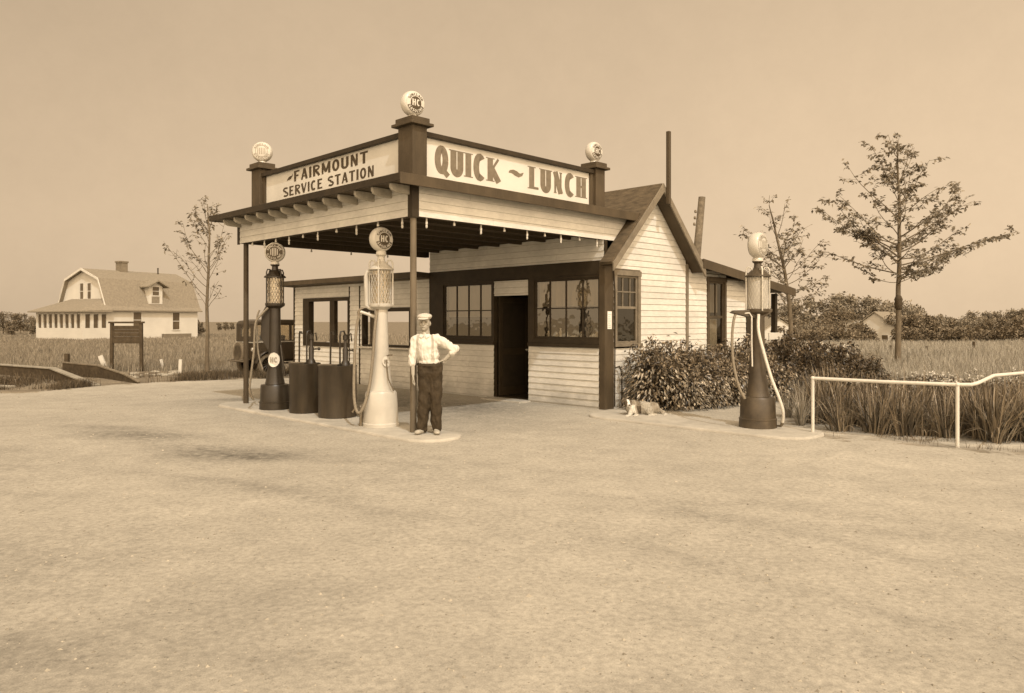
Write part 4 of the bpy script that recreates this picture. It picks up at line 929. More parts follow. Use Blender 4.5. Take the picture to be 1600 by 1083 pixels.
# legs inside the trousers
for hx, fx in ((.005, -.045), (.150, .165)):
    bd.cap((hx, 0, .90), ((hx + fx) / 2, -.01, .49), .075, .055); bd.cap(((hx + fx) / 2, -.01, .49), (fx, .01, .07), .053, .038)
body = fuse(bd, 'body', 'skin', man, .0048, 3)
body.data.materials.append(M['skind'])
for p in body.data.polygons:                                                     # eyes, lips line
    c = p.center
    if c.y < -.045 and c.z > 1.5:
        for s_ in (-1, 1):
            if ((c.x + .010 - s_ * .032) / .0155) ** 2 + ((c.z - 1.637) / .0065) ** 2 < 1: p.material_index = 1
        if abs(c.x + .012) < .021 and abs(c.z - 1.5605) < .0032: p.material_index = 1
sh = MB()
sh.ell((.015, .0, 1.29), (.168, .112, .16), 24, 16); sh.ell((.042, -.0, 1.14), (.158, .118, .13), 24, 16); sh.cap((-.13, .01, 1.385), (.17, .01, 1.39), .072, .072); sh.ell((.065, 0, 1.05), (.155, .118, .07), 24, 14); sh.ell((.03, -.0, 1.21), (.158, .115, .14), 24, 16)
sh.cap((0, .02, 1.43), (.0, .02, 1.462), .073, .066)
sh.cap((-.145, .0, 1.375), (-.180, -.035, 1.15), .068, .060); sh.cap((-.180, -.035, 1.15), (-.178, -.068, 1.03), .059, .052)
sh.cap((.18, .01, 1.38), (.34, .04, 1.29), .070, .066); sh.cap((.34, .04, 1.29), (.435, .05, 1.235), .066, .064); sh.cap((.435, .05, 1.235), (.385, .045, 1.180), .062, .054)
shirt = fuse(sh, 'shirt', 'shirt', man, .008, 4, .017, .055)
tr = MB()
tr.ell((.068, 0, .99), (.188, .134, .06), 26, 12); tr.cap((-.0, 0, .95), (.135, 0, .95), .122, .122); tr.cap((.0, 0, .90), (.14, 0, .90), .122, .122)
tr.cap((.0, 0, .88), (-.012, -.015, .50), .106, .088); tr.cap((-.012, -.015, .50), (-.045, .01, .13), .088, .082); tr.cap((-.045, .01, .13), (-.045, .012, .085), .082, .08)
tr.cap((.145, 0, .88), (.160, -.02, .50), .106, .088); tr.cap((.160, -.02, .50), (.165, .01, .13), .088, .080); tr.cap((.165, .01, .13), (.165, .012, .085), .08, .078)
trou = fuse(tr, 'trousers', 'trouser', man, .009, 5, .022, .085)
be = MB(); n = 40
ring = lambda rx, ry, z: [(.068 + rx * math.cos(2 * PI * i / n), ry * math.sin(2 * PI * i / n), z) for i in range(n)]
be.add(ring(.192, .140, 1.000) + ring(.189, .138, 1.034), [(i, (i + 1) % n, n + (i + 1) % n, n + i) for i in range(n)]); be.build('belt', 'hair', man, smooth=60)
cpm = MB(); cpm.ell((-.010, .012, 1.722), (.110, .130, .046), 28, 14, Matrix.Rotation(R(5), 3, 'X')); cpm.ell((-.010, .02, 1.70), (.098, .112, .030), 28, 14)
capo = fuse(cpm, 'cap', 'cap', man, .006, 4, .006, .06)
vz = MB(); vz.ell((-.012, -.105, 1.690), (.078, .060, .010), 20, 8, Matrix.Rotation(R(14), 3, 'X')); vz.build('visor', 'cap', capo, smooth=60)
hm = MB(); hm.ell((-.004, .030, 1.645), (.0835, .090, .075), 20, 12); hm.build('hair', 'hair', man, smooth=60)
bt = bvh(shirt)
for pts in ([(-.095, 1.45), (-.105, 1.38), (-.10, 1.28), (-.085, 1.18), (-.06, 1.06)], [(.105, 1.45), (.122, 1.38), (.125, 1.28), (.122, 1.18), (.13, 1.12), (.15, 1.05)], [(.13, 1.12), (.105, 1.05)]):
    sm_ = MB(); L_ = []; Rr = []
    for i in range(len(pts) - 1):
        for k in range(6):
            q = k / 6; x = pts[i][0] + (pts[i + 1][0] - pts[i][0]) * q; z = pts[i][1] + (pts[i + 1][1] - pts[i][1]) * q
            for dx, arr in ((-.016, L_), (.016, Rr)):
                h_ = bt.ray_cast(Vector((x + dx, -1, z)), Vector((0, 1, 0)))[0]; arr.append((x + dx, (h_.y if h_ else -.1) - .005, z))
    m_ = len(L_); sm_.add(L_ + Rr, [(i, i + 1, m_ + i + 1, m_ + i) for i in range(m_ - 1)]); sm_.build('suspender', 'susp', man, smooth=60)
# collar points and a button placket
cl = MB()
for s_ in (-1, 1): cl.add([(.0 + s_ * .012, -.072, 1.452), (s_ * .068, -.035, 1.468), (s_ * .075, -.075, 1.425), (s_ * .03, -.104, 1.405)], [(0, 1, 2, 3)])
cl.build('collar', 'shirt', shirt)
for fx, yaw in ((-.055, -16), (.170, 12)):
    s_ = MB(); q = Matrix.Rotation(R(yaw), 3, 'Z')
    s_.ell(Vector((fx, -.0, .045)), (.046, .075, .05), 18, 10, q); s_.ell(Vector((fx, 0, .035)) + q @ Vector((0, -.11, 0)), (.048, .085, .034), 18, 10, q); s_.ell(Vector((fx, 0, .04)) + q @ Vector((0, .06, 0)), (.04, .045, .04), 18, 10, q)
    so_ = fuse(s_, 'shoe', 'shoe', man, .007, 4)
    for v in so_.data.vertices: v.co.z = max(v.co.z, .004)

# ------------------------------------------------------------------ the dog lying at the foot of the shrubs
dog = empty('dog', (2.16, 13.30, GZ + .005), R(6), 'shaggy sheepdog with a white blaze lying at the foot of the shrubs', 'dog')
db = MB()
# head to the left, looking at the camera; body stretched away to the right
db.ell((-.13, -.08, .245), (.062, .075, .062)); db.ell((-.135, -.145, .225), (.036, .06, .032)); db.ell((-.137, -.195, .222), (.022, .02, .02)); db.ell((-.135, -.14, .205), (.028, .05, .018))
for s_ in (-1, 1): db.cap((-.13 + s_ * .045, -.06, .285), (-.13 + s_ * .088, -.05, .255), .022, .016)
db.cap((-.11, -.03, .23), (-.04, .02, .17), .07, .10)
db.ell((.0, .03, .15), (.14, .12, .135)); db.ell((.19, .04, .135), (.18, .115, .125)); db.ell((.35, .03, .125), (.13, .115, .12))
db.cap((-.05, -.06, .13), (-.10, -.12, .05), .055, .035); db.cap((-.10, -.12, .04), (-.19, -.24, .028), .032, .026); db.ell((-.205, -.26, .026), (.03, .04, .024))      # forelegs
db.cap((.0, -.06, .12), (.02, -.14, .05), .05, .034); db.cap((.02, -.14, .04), (-.06, -.25, .028), .030, .026); db.ell((-.075, -.27, .026), (.03, .04, .024))
db.cap((.34, -.03, .13), (.24, -.11, .09), .085, .055); db.cap((.24, -.11, .08), (.35, -.15, .032), .042, .028); db.cap((.35, -.15, .03), (.22, -.19, .026), .026, .024)                  # folded hind leg
db.cap((.47, .03, .10), (.56, -.06, .04), .04, .032); db.cap((.56, -.06, .035), (.50, -.18, .03), .032, .022)
dob = fuse(db, 'body', 'stone', dog, .0085, 4, .014, .03)
dm, nt_, N_, K_ = _nodes('dog_coat')
out = N_('ShaderNodeOutputMaterial'); b_ = N_('ShaderNodeBsdfPrincipled'); K_(b_.outputs[0], out.inputs[0]); b_.inputs['Roughness'].default_value = .85
vc = N_('ShaderNodeVertexColor'); vc.layer_name = 'coat'; nn = N_('ShaderNodeTexNoise'); nn.inputs['Scale'].default_value = 45; tcn = N_('ShaderNodeTexCoord'); K_(tcn.outputs['Object'], nn.inputs['Vector'])
rr = N_('ShaderNodeMapRange'); rr.inputs['To Min'].default_value = .5; rr.inputs['To Max'].default_value = 1.5; K_(nn.outputs['Fac'], rr.inputs['Value'])
vv = N_('ShaderNodeVectorMath'); vv.operation = 'SCALE'; K_(vc.outputs[0], vv.inputs[0]); K_(rr.outputs[0], vv.inputs['Scale']); K_(vv.outputs[0], b_.inputs['Base Color'])
dob.data.materials.clear(); dob.data.materials.append(dm)
cc = dob.data.color_attributes.new('coat', 'FLOAT_COLOR', 'POINT')
for i, v in enumerate(dob.data.vertices):
    x, y, z = v.co; L_ = .20
    if x < -.06 and z > .15: L_ = .07                                              # dark head
    if x < -.02 and z > .15 and abs(x + .133) < .020 and y < -.06: L_ = .68         # blaze
    if x < -.06 and y < -.15 and z > .15: L_ = .6
    if x < -.06 and y < -.200 and z > .15: L_ = .03
    if -.14 < x < -.0 and z < .21 and y < .0 and z > .06: L_ = .45                  # bib
    if z < .06: L_ = .40                                                           # paws
    if .03 < x < .12 and z > .06: L_ = .06 if z < .19 else .12
    if .12 < x < .30 and z > .06: L_ = .26
    L_ *= 1 + .3 * noise.noise(v.co * 12)
    cc.data[i].color = S(max(.01, L_))
ey = MB()
for s_ in (-1, 1): ey.ell((-.133 + s_ * .03, -.142, .262), (.008, .008, .008), 10, 6)
ey.build('eyes', 'skind', dog, smooth=60)

# ------------------------------------------------------------------ the sedan behind the shed corner
car = empty('parked_car', tuple(wp(3.85, 13.55)[:2]) + (GZ,), ROT, 'dark 1920s sedan seen from behind, spare wheel on the back, beside the shed', 'car')
def wheel(parent, name, c, rad, axis='y', tw=.13):
    w_ = MB(); pr = [(rad - .10, -tw / 2), (rad - .03, -tw / 2), (rad, -tw * .3), (rad, tw * .3), (rad - .03, tw / 2), (rad - .10, tw / 2), (rad - .10, -tw / 2)]
    w_.lathe(pr, (0, 0, 0), 32, axis=axis); wo_ = w_.build(name, 'tyrew', parent, smooth=35, loc=c)
    r_ = MB(); r_.lathe([(rad - .10, -.03), (rad - .10, .03), (rad - .135, .03), (rad - .135, -.03), (rad - .10, -.03)], (0, 0, 0), 32, axis=axis); r_.lathe([(.06, -.06), (.06, .06), (0, .07)], (0, 0, 0), 16, axis=axis); r_.lathe([(.06, .06), (.06, -.06), (0, -.07)], (0, 0, 0), 16, axis=axis)
    for k in range(12):
        a = k * PI / 6; p = (math.cos(a), math.sin(a)); f_ = (lambda r, q=p: (r * q[0], 0, r * q[1]) if axis == 'y' else (0, r * q[0], r * q[1])); r_.tube([f_(.05), f_(rad - .12)], .013, 6)
    r_.build('rim', 'carm', wo_, smooth=35)
cbd = MB()
cbd.prism([(0, .52), (.05, 1.08), (1.95, 1.08), (2.0, .98), (3.05, .95), (3.12, .9), (3.12, .5), (2.5, .46), (.3, .46)], lambda a, b, c: (a, c, b), -.62, .62); cbd.build('body', 'carm', car, bevel=.05, fixn=True)
cr = MB(); cr.prism([(.02, 1.58), (.10, 1.70), (.5, 1.75), (1.6, 1.74), (1.95, 1.66), (2.05, 1.60), (1.9, 1.56)], lambda a, b, c: (a, c, b), -.64, .64); cr.build('roof', 'carm', car, bevel=.06, fixn=True)
pl = MB()
for x0, x1 in ((.04, .15), (.60, .70), (1.22, 1.30), (1.88, 1.95)):
    for y in (-.62, .56): pl.box(x0, x1, y, y + .06, 1.06, 1.62)
for y0, y1 in ((-.56, -.33), (.33, .56)): pl.box(.05, .11, y0, y1, 1.06, 1.62)
pl.box(.05, .11, -.33, .33, 1.06, 1.22); pl.box(.05, .11, -.33, .33, 1.50, 1.62); pl.build('pillars', 'carm', car, bevel=.015)
for nm, x0, x1 in (('window', .15, .60), ('window', .70, 1.22), ('window', 1.30, 1.88)):
    for y in (-.60, .60):
        g_ = MB(); g_.quad((x0, y, 1.08), (x1, y, 1.08), (x1, y, 1.58), (x0, y, 1.58)); g_.build(nm, 'clear', car)
g_ = MB(); g_.quad((.07, -.33, 1.22), (.07, .33, 1.22), (.07, .33, 1.5), (.07, -.33, 1.5)); g_.build('rear_window', 'clear', car)
g_ = MB(); g_.quad((1.94, -.56, 1.08), (1.94, .56, 1.08), (1.96, .56, 1.58), (1.96, -.56, 1.58)); g_.build('windscreen', 'clear', car)
st_ = MB(); st_.box(.75, 1.15, -.5, -.1, .6, 1.25); st_.box(.75, 1.15, .1, .5, .6, 1.25); st_.build('seat', 'tyre', car, bevel=.04)
bl = MB(); bl.box(.04, 2.0, -.632, -.62, 1.035, 1.065); bl.box(.0, .04, -.6, .6, 1.02, 1.05); bl.build('belt_line', 'brass', car)
for x, nm in ((.45, 'fender'), (2.85, 'fender')):
    for y in (-.84, .62):
        f_ = MB(); arc = [(x + .43 * math.cos(R(a)), .36 + .43 * math.sin(R(a))) for a in range(-5, 186, 12)]
        top = [(.03 + p[0], p[1]) for p in arc]
        vs_ = []
        for a, b in arc: vs_ += [(a, y, b - .03), (a, y + .02, b), (a, y + .2, b), (a, y + .22, b - .03)]
        f_.add(vs_, [(i * 4 + k, i * 4 + k + 1, i * 4 + k + 5, i * 4 + k + 4) for i in range(len(arc) - 1) for k in range(3)]); f_.build(nm, 'carb', car, smooth=50)
for y in (-.80, .58): 
    f_ = MB(); f_.box(.86, 2.42, y, y + .22, .36, .40); f_.build('running_board', 'carb', car, bevel=.008)
for x in (.45, 2.85):
    for y in (-.70, .70): wheel(car, 'wheel', (x, y, .345), .345)
wheel(car, 'spare_wheel', (-.14, -.0, .72), .335, axis='x')
bp_ = MB(); bp_.tube([(-.20, -.68, .46), (-.26, -.4, .46), (-.26, .4, .46), (-.20, .66, .46)], .026, 8); bp_.tube([(-.28, -.3, .5), (.1, -.3, .5)], .02, 6); bp_.tube([(-.28, .3, .5), (.1, .3, .5)], .02, 6); bp_.build('bumper', 'steel', car, smooth=40)
tl = MB(); tl.lathe([(.05, 0), (.06, .03), (0, .05)], (-.03, -.58, .82), 14, axis='x'); tl.build('tail_light', 'brass', car, smooth=40)
for y in (-.4, .4): hl = MB(); hl.lathe([(.03, -.1), (.1, -.03), (.11, .05), (0, .07)], (3.2, y, .88), 18, axis='x'); hl.build('headlight', 'brass', car, smooth=40)

# ------------------------------------------------------------------ the gambrel house across the field
hA = math.atan2(.88, .47)
HX, HY = -35.4, 66.0
house = empty('gambrel_house', (HX, HY, GZ - .05), hA, 'white gambrel-roofed farmhouse with a windowed porch, across the field', 'house')
# local x: along the long side (away), local y: from the corner back across the gable (left)
LX, LY = 9.2, 7.1
wl = MB(); gam = [(0, 0), (LY, 0), (LY, 2.95), (LY - 1.15, 5.45), (LY / 2, 6.35), (1.15, 5.45), (0, 2.95)]
wl.prism(gam, lambda a, b, c: (c, a, b), 0, LX); wl.build('wall', 'housew', house, fixn=True)
rf = MB(); prof = [(-.35, 2.75), (.02, 3.05), (1.12, 5.55), (LY / 2, 6.5), (LY - 1.12, 5.55), (LY - .02, 3.05), (LY + .35, 2.75)]
inn_ = [(a + (0.0 if 0 < k < 6 else 0), b - .11) for k, (a, b) in enumerate(prof)]
for k in range(6): rf.prism([prof[k], prof[k + 1], inn_[k + 1], inn_[k]], lambda a, b, c: (c, a, b), -.35, LX + .3)
ro = rf.build('roof', 'shinglel', house, fixn=True)
tr_ = MB()
for k in range(6): tr_.prism([(prof[k][0], prof[k][1] + .03), (prof[k + 1][0], prof[k + 1][1] + .03), (inn_[k + 1][0], inn_[k + 1][1] - .06), (inn_[k][0], inn_[k][1] - .06)], lambda a, b, c: (c, a, b), -.42, -.352)
tr_.build('rake_trim', 'white2', ro, fixn=True)
ch = MB(); ch.box(3.2, 3.95, LY / 2 - .35, LY / 2 + .35, 6.1, 7.25); ch.box(3.14, 4.01, LY / 2 - .41, LY / 2 + .41, 7.25, 7.4); ch.build('chimney', 'brownl', ro)
vt = MB(); vt.lathe([(.06, 0), (.06, .5), (.1, .52), (0, .6)], (7.2, LY / 2 - .3, 6.4), 10); vt.build('vent_pipe', 'dark', ro)
def hwin(parent, x0, x1, z0, z1, face='s', off=0, m=1):
    """a window on the long side ('s', y=off) or the gable side ('g', x=off)"""
    f = MB(); P = (lambda a, d0, d1, b0, b1, c0, c1: f.box(b0, b1, off - d1, off - d0, c0, c1)) if face == 's' else (lambda a, d0, d1, b0, b1, c0, c1: f.box(off - d1, off - d0, b0, b1, c0, c1))
    c = .09
    P(0, -.02, .05, x0 - c, x0, z0 - c, z1 + c); P(0, -.02, .05, x1, x1 + c, z0 - c, z1 + c); P(0, -.02, .051, x0, x1, z1, z1 + c); P(0, -.02, .07, x0, x1, z0 - c, z0)
    P(0, -.01, .03, x0, x1, (z0 + z1) / 2 - .025, (z0 + z1) / 2 + .025)
    w_ = f.build('window', 'white2', parent); q = MB()
    if face == 's': q.quad((x0, off - .012, z0), (x1, off - .012, z0), (x1, off - .012, z1), (x0, off - .012, z1))
    else: q.quad((off - .012, x0, z0), (off - .012, x1, z0), (off - .012, x1, z1), (off - .012, x0, z1))
    q.build('pane', M['hpane'], w_); return w_
M['hpane'] = mat('distant_window_glass', .075, rough=.12, var=.3, scale=1.2, spec=.6)
hwin(house, 2.25, 3.05, 1.15, 2.55, 's', 0); hwin(house, 6.35, 7.1, .95, 2.55, 's', 0)
hwin(house, 2.62, 3.12, 3.75, 5.15, 'g', 0); hwin(house, 3.72, 4.22, 3.75, 5.15, 'g', 0)
# dormer on the long side
dx0, dx1 = 3.9, 5.35
dm_ = MB(); dm_.prism([(dx0, 3.35), (dx1, 3.35), (dx1, 5.0), ((dx0 + dx1) / 2, 5.42), (dx0, 5.0)], lambda a, b, c: (a, c, b), .12, 1.6); do_ = dm_.build('dormer', 'housew', house, fixn=True)
hwin_ = hwin(do_, dx0 + .38, dx1 - .38, 4.15, 4.95, 's', .12)
dk = MB(); dk.box(dx0 + .32, dx1 - .32, .105, .118, 3.42, 4.0); dk.build('panel', 'shinglel', do_)
dr = MB()
for a0, b0, a1, b1 in ((dx0 - .42, 4.86, (dx0 + dx1) / 2, 5.44), ((dx0 + dx1) / 2, 5.44, dx1 + .42, 4.86)): dr.prism([(a0, b0), (a1, b1), (a1, b1 + .12), (a0, b0 + .12)], lambda a, b, c: (a, c, b), -.35, 1.9)
dr.build('dormer_roof', 'shinglel', do_, fixn=True)
# porch with a hipped roof and a run of windows
po_ = MB(); D_ = 2.5
zw0, zw1 = 1.15, 2.35
po_.box(-D_, -.002, 0, LY - .4, .15, zw0); po_.box(-D_, -.002, 0, LY - .4, zw1, 2.62); po_.box(-.2, -.002, .1, LY - .5, .3, 2.62)
npn = 8
for k in range(npn + 1): yy = (LY - .4 - .28) * k / npn; po_.box(-D_, -D_ + .16, yy, yy + .28, zw0, zw1)
for k in range(4): xx = (-D_ + .0) + (D_ - .3) * k / 3; po_.box(xx if k else xx + .161, xx + .30, 0, .16, zw0, zw1)
po_.build('porch', 'housew', house)
for k in range(npn):
    yy = (LY - .4 - .28) * k / npn; q = MB(); q.quad((-D_ + .08, yy + .28, zw0), (-D_ + .08, yy + (LY - .68) / npn, zw0), (-D_ + .08, yy + (LY - .68) / npn, zw1), (-D_ + .08, yy + .28, zw1)); q.build('porch_window', 'hpane', house)
for k in range(3):
    xx = -D_ + (D_ - .3) * k / 3; q = MB(); q.quad((xx + .30, .08, zw0), (xx + (D_ - .3) / 3, .08, zw0), (xx + (D_ - .3) / 3, .08, zw1), (xx + .30, .08, zw1)); q.build('porch_window', 'hpane', house)
pr2 = MB(); y0, y1 = -.45, LY - .4 + .45; x0 = -D_ - .5
pr2.add([(x0, y0, 2.62), (x0, y1, 2.62), (.02, y1, 2.75), (.02, y0, 2.75), (-.02, y1 - 1.6, 3.75), (-.02, y0 + 1.2, 3.75), (x0, y0, 2.52), (x0, y1, 2.52), (.0, y1, 2.52), (.0, y0, 2.52)],
        [(0, 1, 4, 5), (0, 5, 3), (1, 2, 4), (0, 6, 7, 1), (0, 3, 9, 6), (1, 7, 8, 2), (6, 9, 8, 7)]); pr2.build('porch_roof', 'shinglel', house, fixn=True)
fd = MB(); fd.box(-D_ + .1, -.003, .1, LY - .5, -.1, .149); fd.box(5.2, 8.2, -.35, -.002, -.1, .55); fd.build('foundation', 'brownl', house)

# ------------------------------------------------------------------ houses beyond the right-hand field
def cottage(name, X, Y, zb, rz, W, D, hw, hr, label, pitchx=True):
    t = empty(name, (X, Y, zb), rz, label, 'house'); a = MB(); a.prism([(0, 0), (W, 0), (W, hw), (W / 2, hr), (0, hw)], lambda p, q, c: (p, c, q), 0, D); a.build('wall', 'housew', t, fixn=True)
    r_ = MB()
    for p0, p1 in (((-.35, hw - .25), (W / 2, hr + .06)), ((W / 2, hr + .06), (W + .35, hw - .25))): r_.prism([p0, p1, (p1[0], p1[1] + .14), (p0[0], p0[1] + .14)], lambda p, q, c: (p, c, q), -.3, D + .3)
    r_.build('roof', 'shinglel', t, fixn=True)
    hwin(t, W * .3, W * .3 + .8, hw * .45, hw * .45 + 1.3, 's', 0); hwin(t, W * .65, W * .65 + .8, hw * .45, hw * .45 + 1.3, 's', 0)
    return t
c1 = cottage('cottage', 47.6, 105, -3.3, R(-48), 6.2, 7.5, 3.9, 6.1, 'white gabled cottage among the far trees, behind the tall young tree')
q = MB(); q.prism([(-4.6, 0), (-.002, 0), (-.002, 5.0), (-4.6, 4.3)], lambda p, q_, c: (p, c, q_), 1.0, 6); q.build('side_wing', 'housew', c1, fixn=True)
q = MB(); q.prism([(-5.0, 4.25), (-.002, 5.02), (-.002, 5.16), (-5.0, 4.4)], lambda p, q_, c: (p, c, q_), .7, 6.3); q.build('wing_roof', 'shinglel', c1, fixn=True)
cottage('cottage', 33.2, 100, -3.0, R(12), 5.5, 6, 3.4, 5.0, 'low pale cottage glimpsed behind the slender middle tree')

# ------------------------------------------------------------------ sign frame, culvert boards, stakes
sx, sy = -13.0, 25.3
sf = empty('notice_board', (sx, sy, GZ), R(-6), 'dark wooden notice board on two posts in the field', 'notice board')
for x in (-.52, .52):
    q = MB(); q.bar((x * 1.03, 0, -.1), (x, 0, 1.62), .10, .09, (0, 1, 0)); q.build('leg', 'timberd', sf, bevel=.008)
q = MB()
for k in range(5): q.box(-.47, .47, -.03 - .002 * (k % 2), .02, .94 + k * .12, .94 + k * .12 + .117)
q.build('panel', 'timberd', sf, bevel=.004)
q = MB(); q.box(-.62, .62, -.07, .06, 1.62, 1.68); q.build('top_rail', 'timberd', sf, bevel=.006)
def boardwall(name, label, pts, thick, mtop, mface, cat='timber wall'):
    """a low plank wall through (x, y, top, foot)"""
    t = empty(name, pts[0][:2] + (pts[0][3],), 0, label, cat); ox, oy, oz = pts[0][0], pts[0][1], pts[0][3]
    w_ = MB(); c_ = MB()
    for (x0, y0, t0, b0), (x1, y1, t1, b1) in zip(pts, pts[1:]):
        d_ = Vector((x1 - x0, y1 - y0, 0)).normalized(); n_ = Vector((-d_.y, d_.x, 0)) * thick / 2
        A, Bq = Vector((x0 - ox, y0 - oy, 0)), Vector((x1 - ox, y1 - oy, 0))
        def pr_(mb, n_, za0, zb0, za1, zb1):
            z = lambda p, h: Vector((p.x, p.y, h - oz))
            mb.add([z(A - n_, za0), z(Bq - n_, za1), z(Bq + n_, za1), z(A + n_, za0), z(A - n_, zb0), z(Bq - n_, zb1), z(Bq + n_, zb1), z(A + n_, zb0)], [(0, 3, 2, 1), (4, 5, 6, 7), (0, 1, 5, 4), (1, 2, 6, 5), (2, 3, 7, 6), (3, 0, 4, 7)])
        pr_(w_, n_, b0, t0 - .042, b1, t1 - .042); pr_(c_, n_ * 1.45, t0 - .04, t0, t1 - .04, t1)
    w_.build('boards', mface, t, fixn=True); c_.build('coping', mtop, t, fixn=True, bevel=.006); return t
boardwall('culvert_wall', 'low plank culvert wall with a pale flat coping, at the left edge of the drive', [(-17.5, 24.6, .30, -.4), (-13.6, 22.2, .28, -.4), (-10.95, 19.75, -.01, -.4)], .14, 'timberl', 'timberd')
boardwall('culvert_wall', 'dark plank culvert wall with a post stub, nearer the notice board', [(-14.05, 23.5, .38, -.4), (-12.4, 22.5, .34, -.4), (-11.0, 21.3, .17, -.3), (-10.15, 20.4, .03, -.2)], .07, 'timber', 'timberd')
q = MB(); q.box(-.06, .06, -.06, .06, 0, .72); o = q.build('post_stub', 'timberd', loc=(-14.0, 23.6, GZ - .05), bevel=.01); tag(o, 'short dark post stub at the far end of the dark culvert wall', 'post')
q = MB(); q.bar((-.9, 0, .06), (.8, -.3, .02), .16, .05); o = q.build('loose_plank', 'timberl', loc=(-14.3, 20.6, -.14), bevel=.006); tag(o, 'pale loose plank lying in the ditch by the culvert', 'plank')
for px, py, lean, h_, w_, lb in ((166, 577, -24, .52, .16, 'pale leaning marker stake at the foot of the notice board'), (256, 577, -16, .36, .09, 'short white marker stake tilted left, between notice board and young tree'), (281, 584, 3, .46, .10, 'upright white marker stake, closest to the young tree')):
    X_, Y_ = gp(px, py, GZ); q = MB(); q.bar((0, 0, -.05), (math.sin(R(lean)) * h_, 0, h_ * math.cos(R(lean))), w_, .06, (0, 1, 0)); o = q.build('marker_stake', 'white2', loc=(X_, Y_, GZ), bevel=.008); tag(o, lb, 'stake', 'white marker stakes')
rs_ = random.Random(12)
for k in range(26):
    px = rs_.uniform(205, 345); py = 591 - (px - 205) * .02 - rs_.random() * 9; X_, Y_ = gp(px, py, GZ); q = MB(); r_ = rs_.uniform(.05, .17)
    q.ell((0, 0, 0), (r_ * rs_.uniform(.9, 1.9), r_, r_ * .32), 9, 6, Matrix.Rotation(rs_.random() * 3, 3, 'Z')); q.v = [(a + .3 * r_ * nz(a * 30 + k, b * 30, 1), b + .3 * r_ * nz(a * 30, b * 30 + k, 1, 2), c) for a, b, c in q.v]
    o = q.build('stone', 'stone', loc=(X_, Y_, ground_z(X_, Y_) + r_ * .08)); tag(o, 'pale flat stone in the rubble along the back edge of the gravel', 'stone', 'pale stones along the gravel edge')

# ------------------------------------------------------------------ poles, rails, fence
q = empty('utility_pole', (at(1082, 26), 26, GZ), 0, 'leaning weathered pole rising behind the rear wing roof', 'utility pole')
a = MB(); a.tube([(-.1, 0, -.2), (.02, 0, 2.5), (.33, 0, hz(308, 26) - GZ)], [.17, .15, .12], 12); a.build('pole', 'timber', q, smooth=40)
for k in range(3): a = MB(); zz = 5.0 + k * .22; a.tube([(.02 + (zz - 2.5) * .09, -.02, zz), (-.16 + (zz - 2.5) * .09, -.03, zz + .02)], .015, 6); a.lathe([(.03, 0), (.045, .04), (.03, .1), (0, .11)], (-.17 + (zz - 2.5) * .09, -.03, zz), 10); a.build('insulator', 'steel', q, smooth=40)

p1 = gp(1270, 679, GZ); p2 = gp(1496, 699, GZ)
rl = empty('pipe_railing', (p1[0], p1[1], GZ), 0, 'white painted pipe railing in front of the iris bed', 'railing')
dx, dy = p2[0] - p1[0], p2[1] - p1[1]; zt = .84
a = MB(); a.tube([(0, 0, zt), (dx * .5, dy * .5, zt - .006), (dx, dy, zt), (dx * 1.10, dy * 1.06, zt + .005), (dx * 1.16, dy * 1.06, zt + .03), (dx * 1.45, dy * .75, zt + .10), (dx * 2.1, dy * .3, zt + .12)], .025, 12); a.build('rail', 'white2', rl, smooth=50)
for x, y in ((0, 0), (dx, dy), (dx * 2.08, dy * .31)): a = MB(); a.tube([(x, y, -.05), (x, y, zt + (.11 if x > dx * 1.5 else -.005))], .024, 12); a.ell((x, y, zt + (.12 if x > dx * 1.5 else 0)), (.032, .032, .032)); a.build('post', 'white2', rl, smooth=50)

hx, hy = gp(1265, 590, GZ)
hr_ = empty('hitching_rail', (hx, hy, GZ), 0, 'dark low rail on thin posts between the shrubs and the field', 'rail')
a = MB(); a.tube([(-1.2, .3, .80), (.05, 0, .78)], .022, 8); a.build('rail', 'timberd', hr_, smooth=45)
for x, y in ((0, 0), (-.25, .35)): a = MB(); a.tube([(x, y, -.05), (x, y, .9)], .02, 8); a.build('post', 'timberd', hr_, smooth=45)
for px, pb, pt in ((1328, 563, 533), (1391, 563, 540), (1447, 558, 541), (1521, 556, 534)):
    Y_ = 34.0; q = MB(); q.bar((0, 0, -.1), (.02, 0, hz(pt, Y_) + .05), .09, .09); o = q.build('fence_post', 'timberd', loc=(at(px, Y_), Y_, GZ), bevel=.01)
    tag(o, {1328: 'thin fence post in the field, nearest the slender tree', 1391: 'thin fence post just left of the tall tree trunk', 1447: 'thin fence post right of the tall tree trunk', 1521: 'thin fence post farthest along the right side of the field'}[px], 'fence post', 'thin posts across the right-hand field')
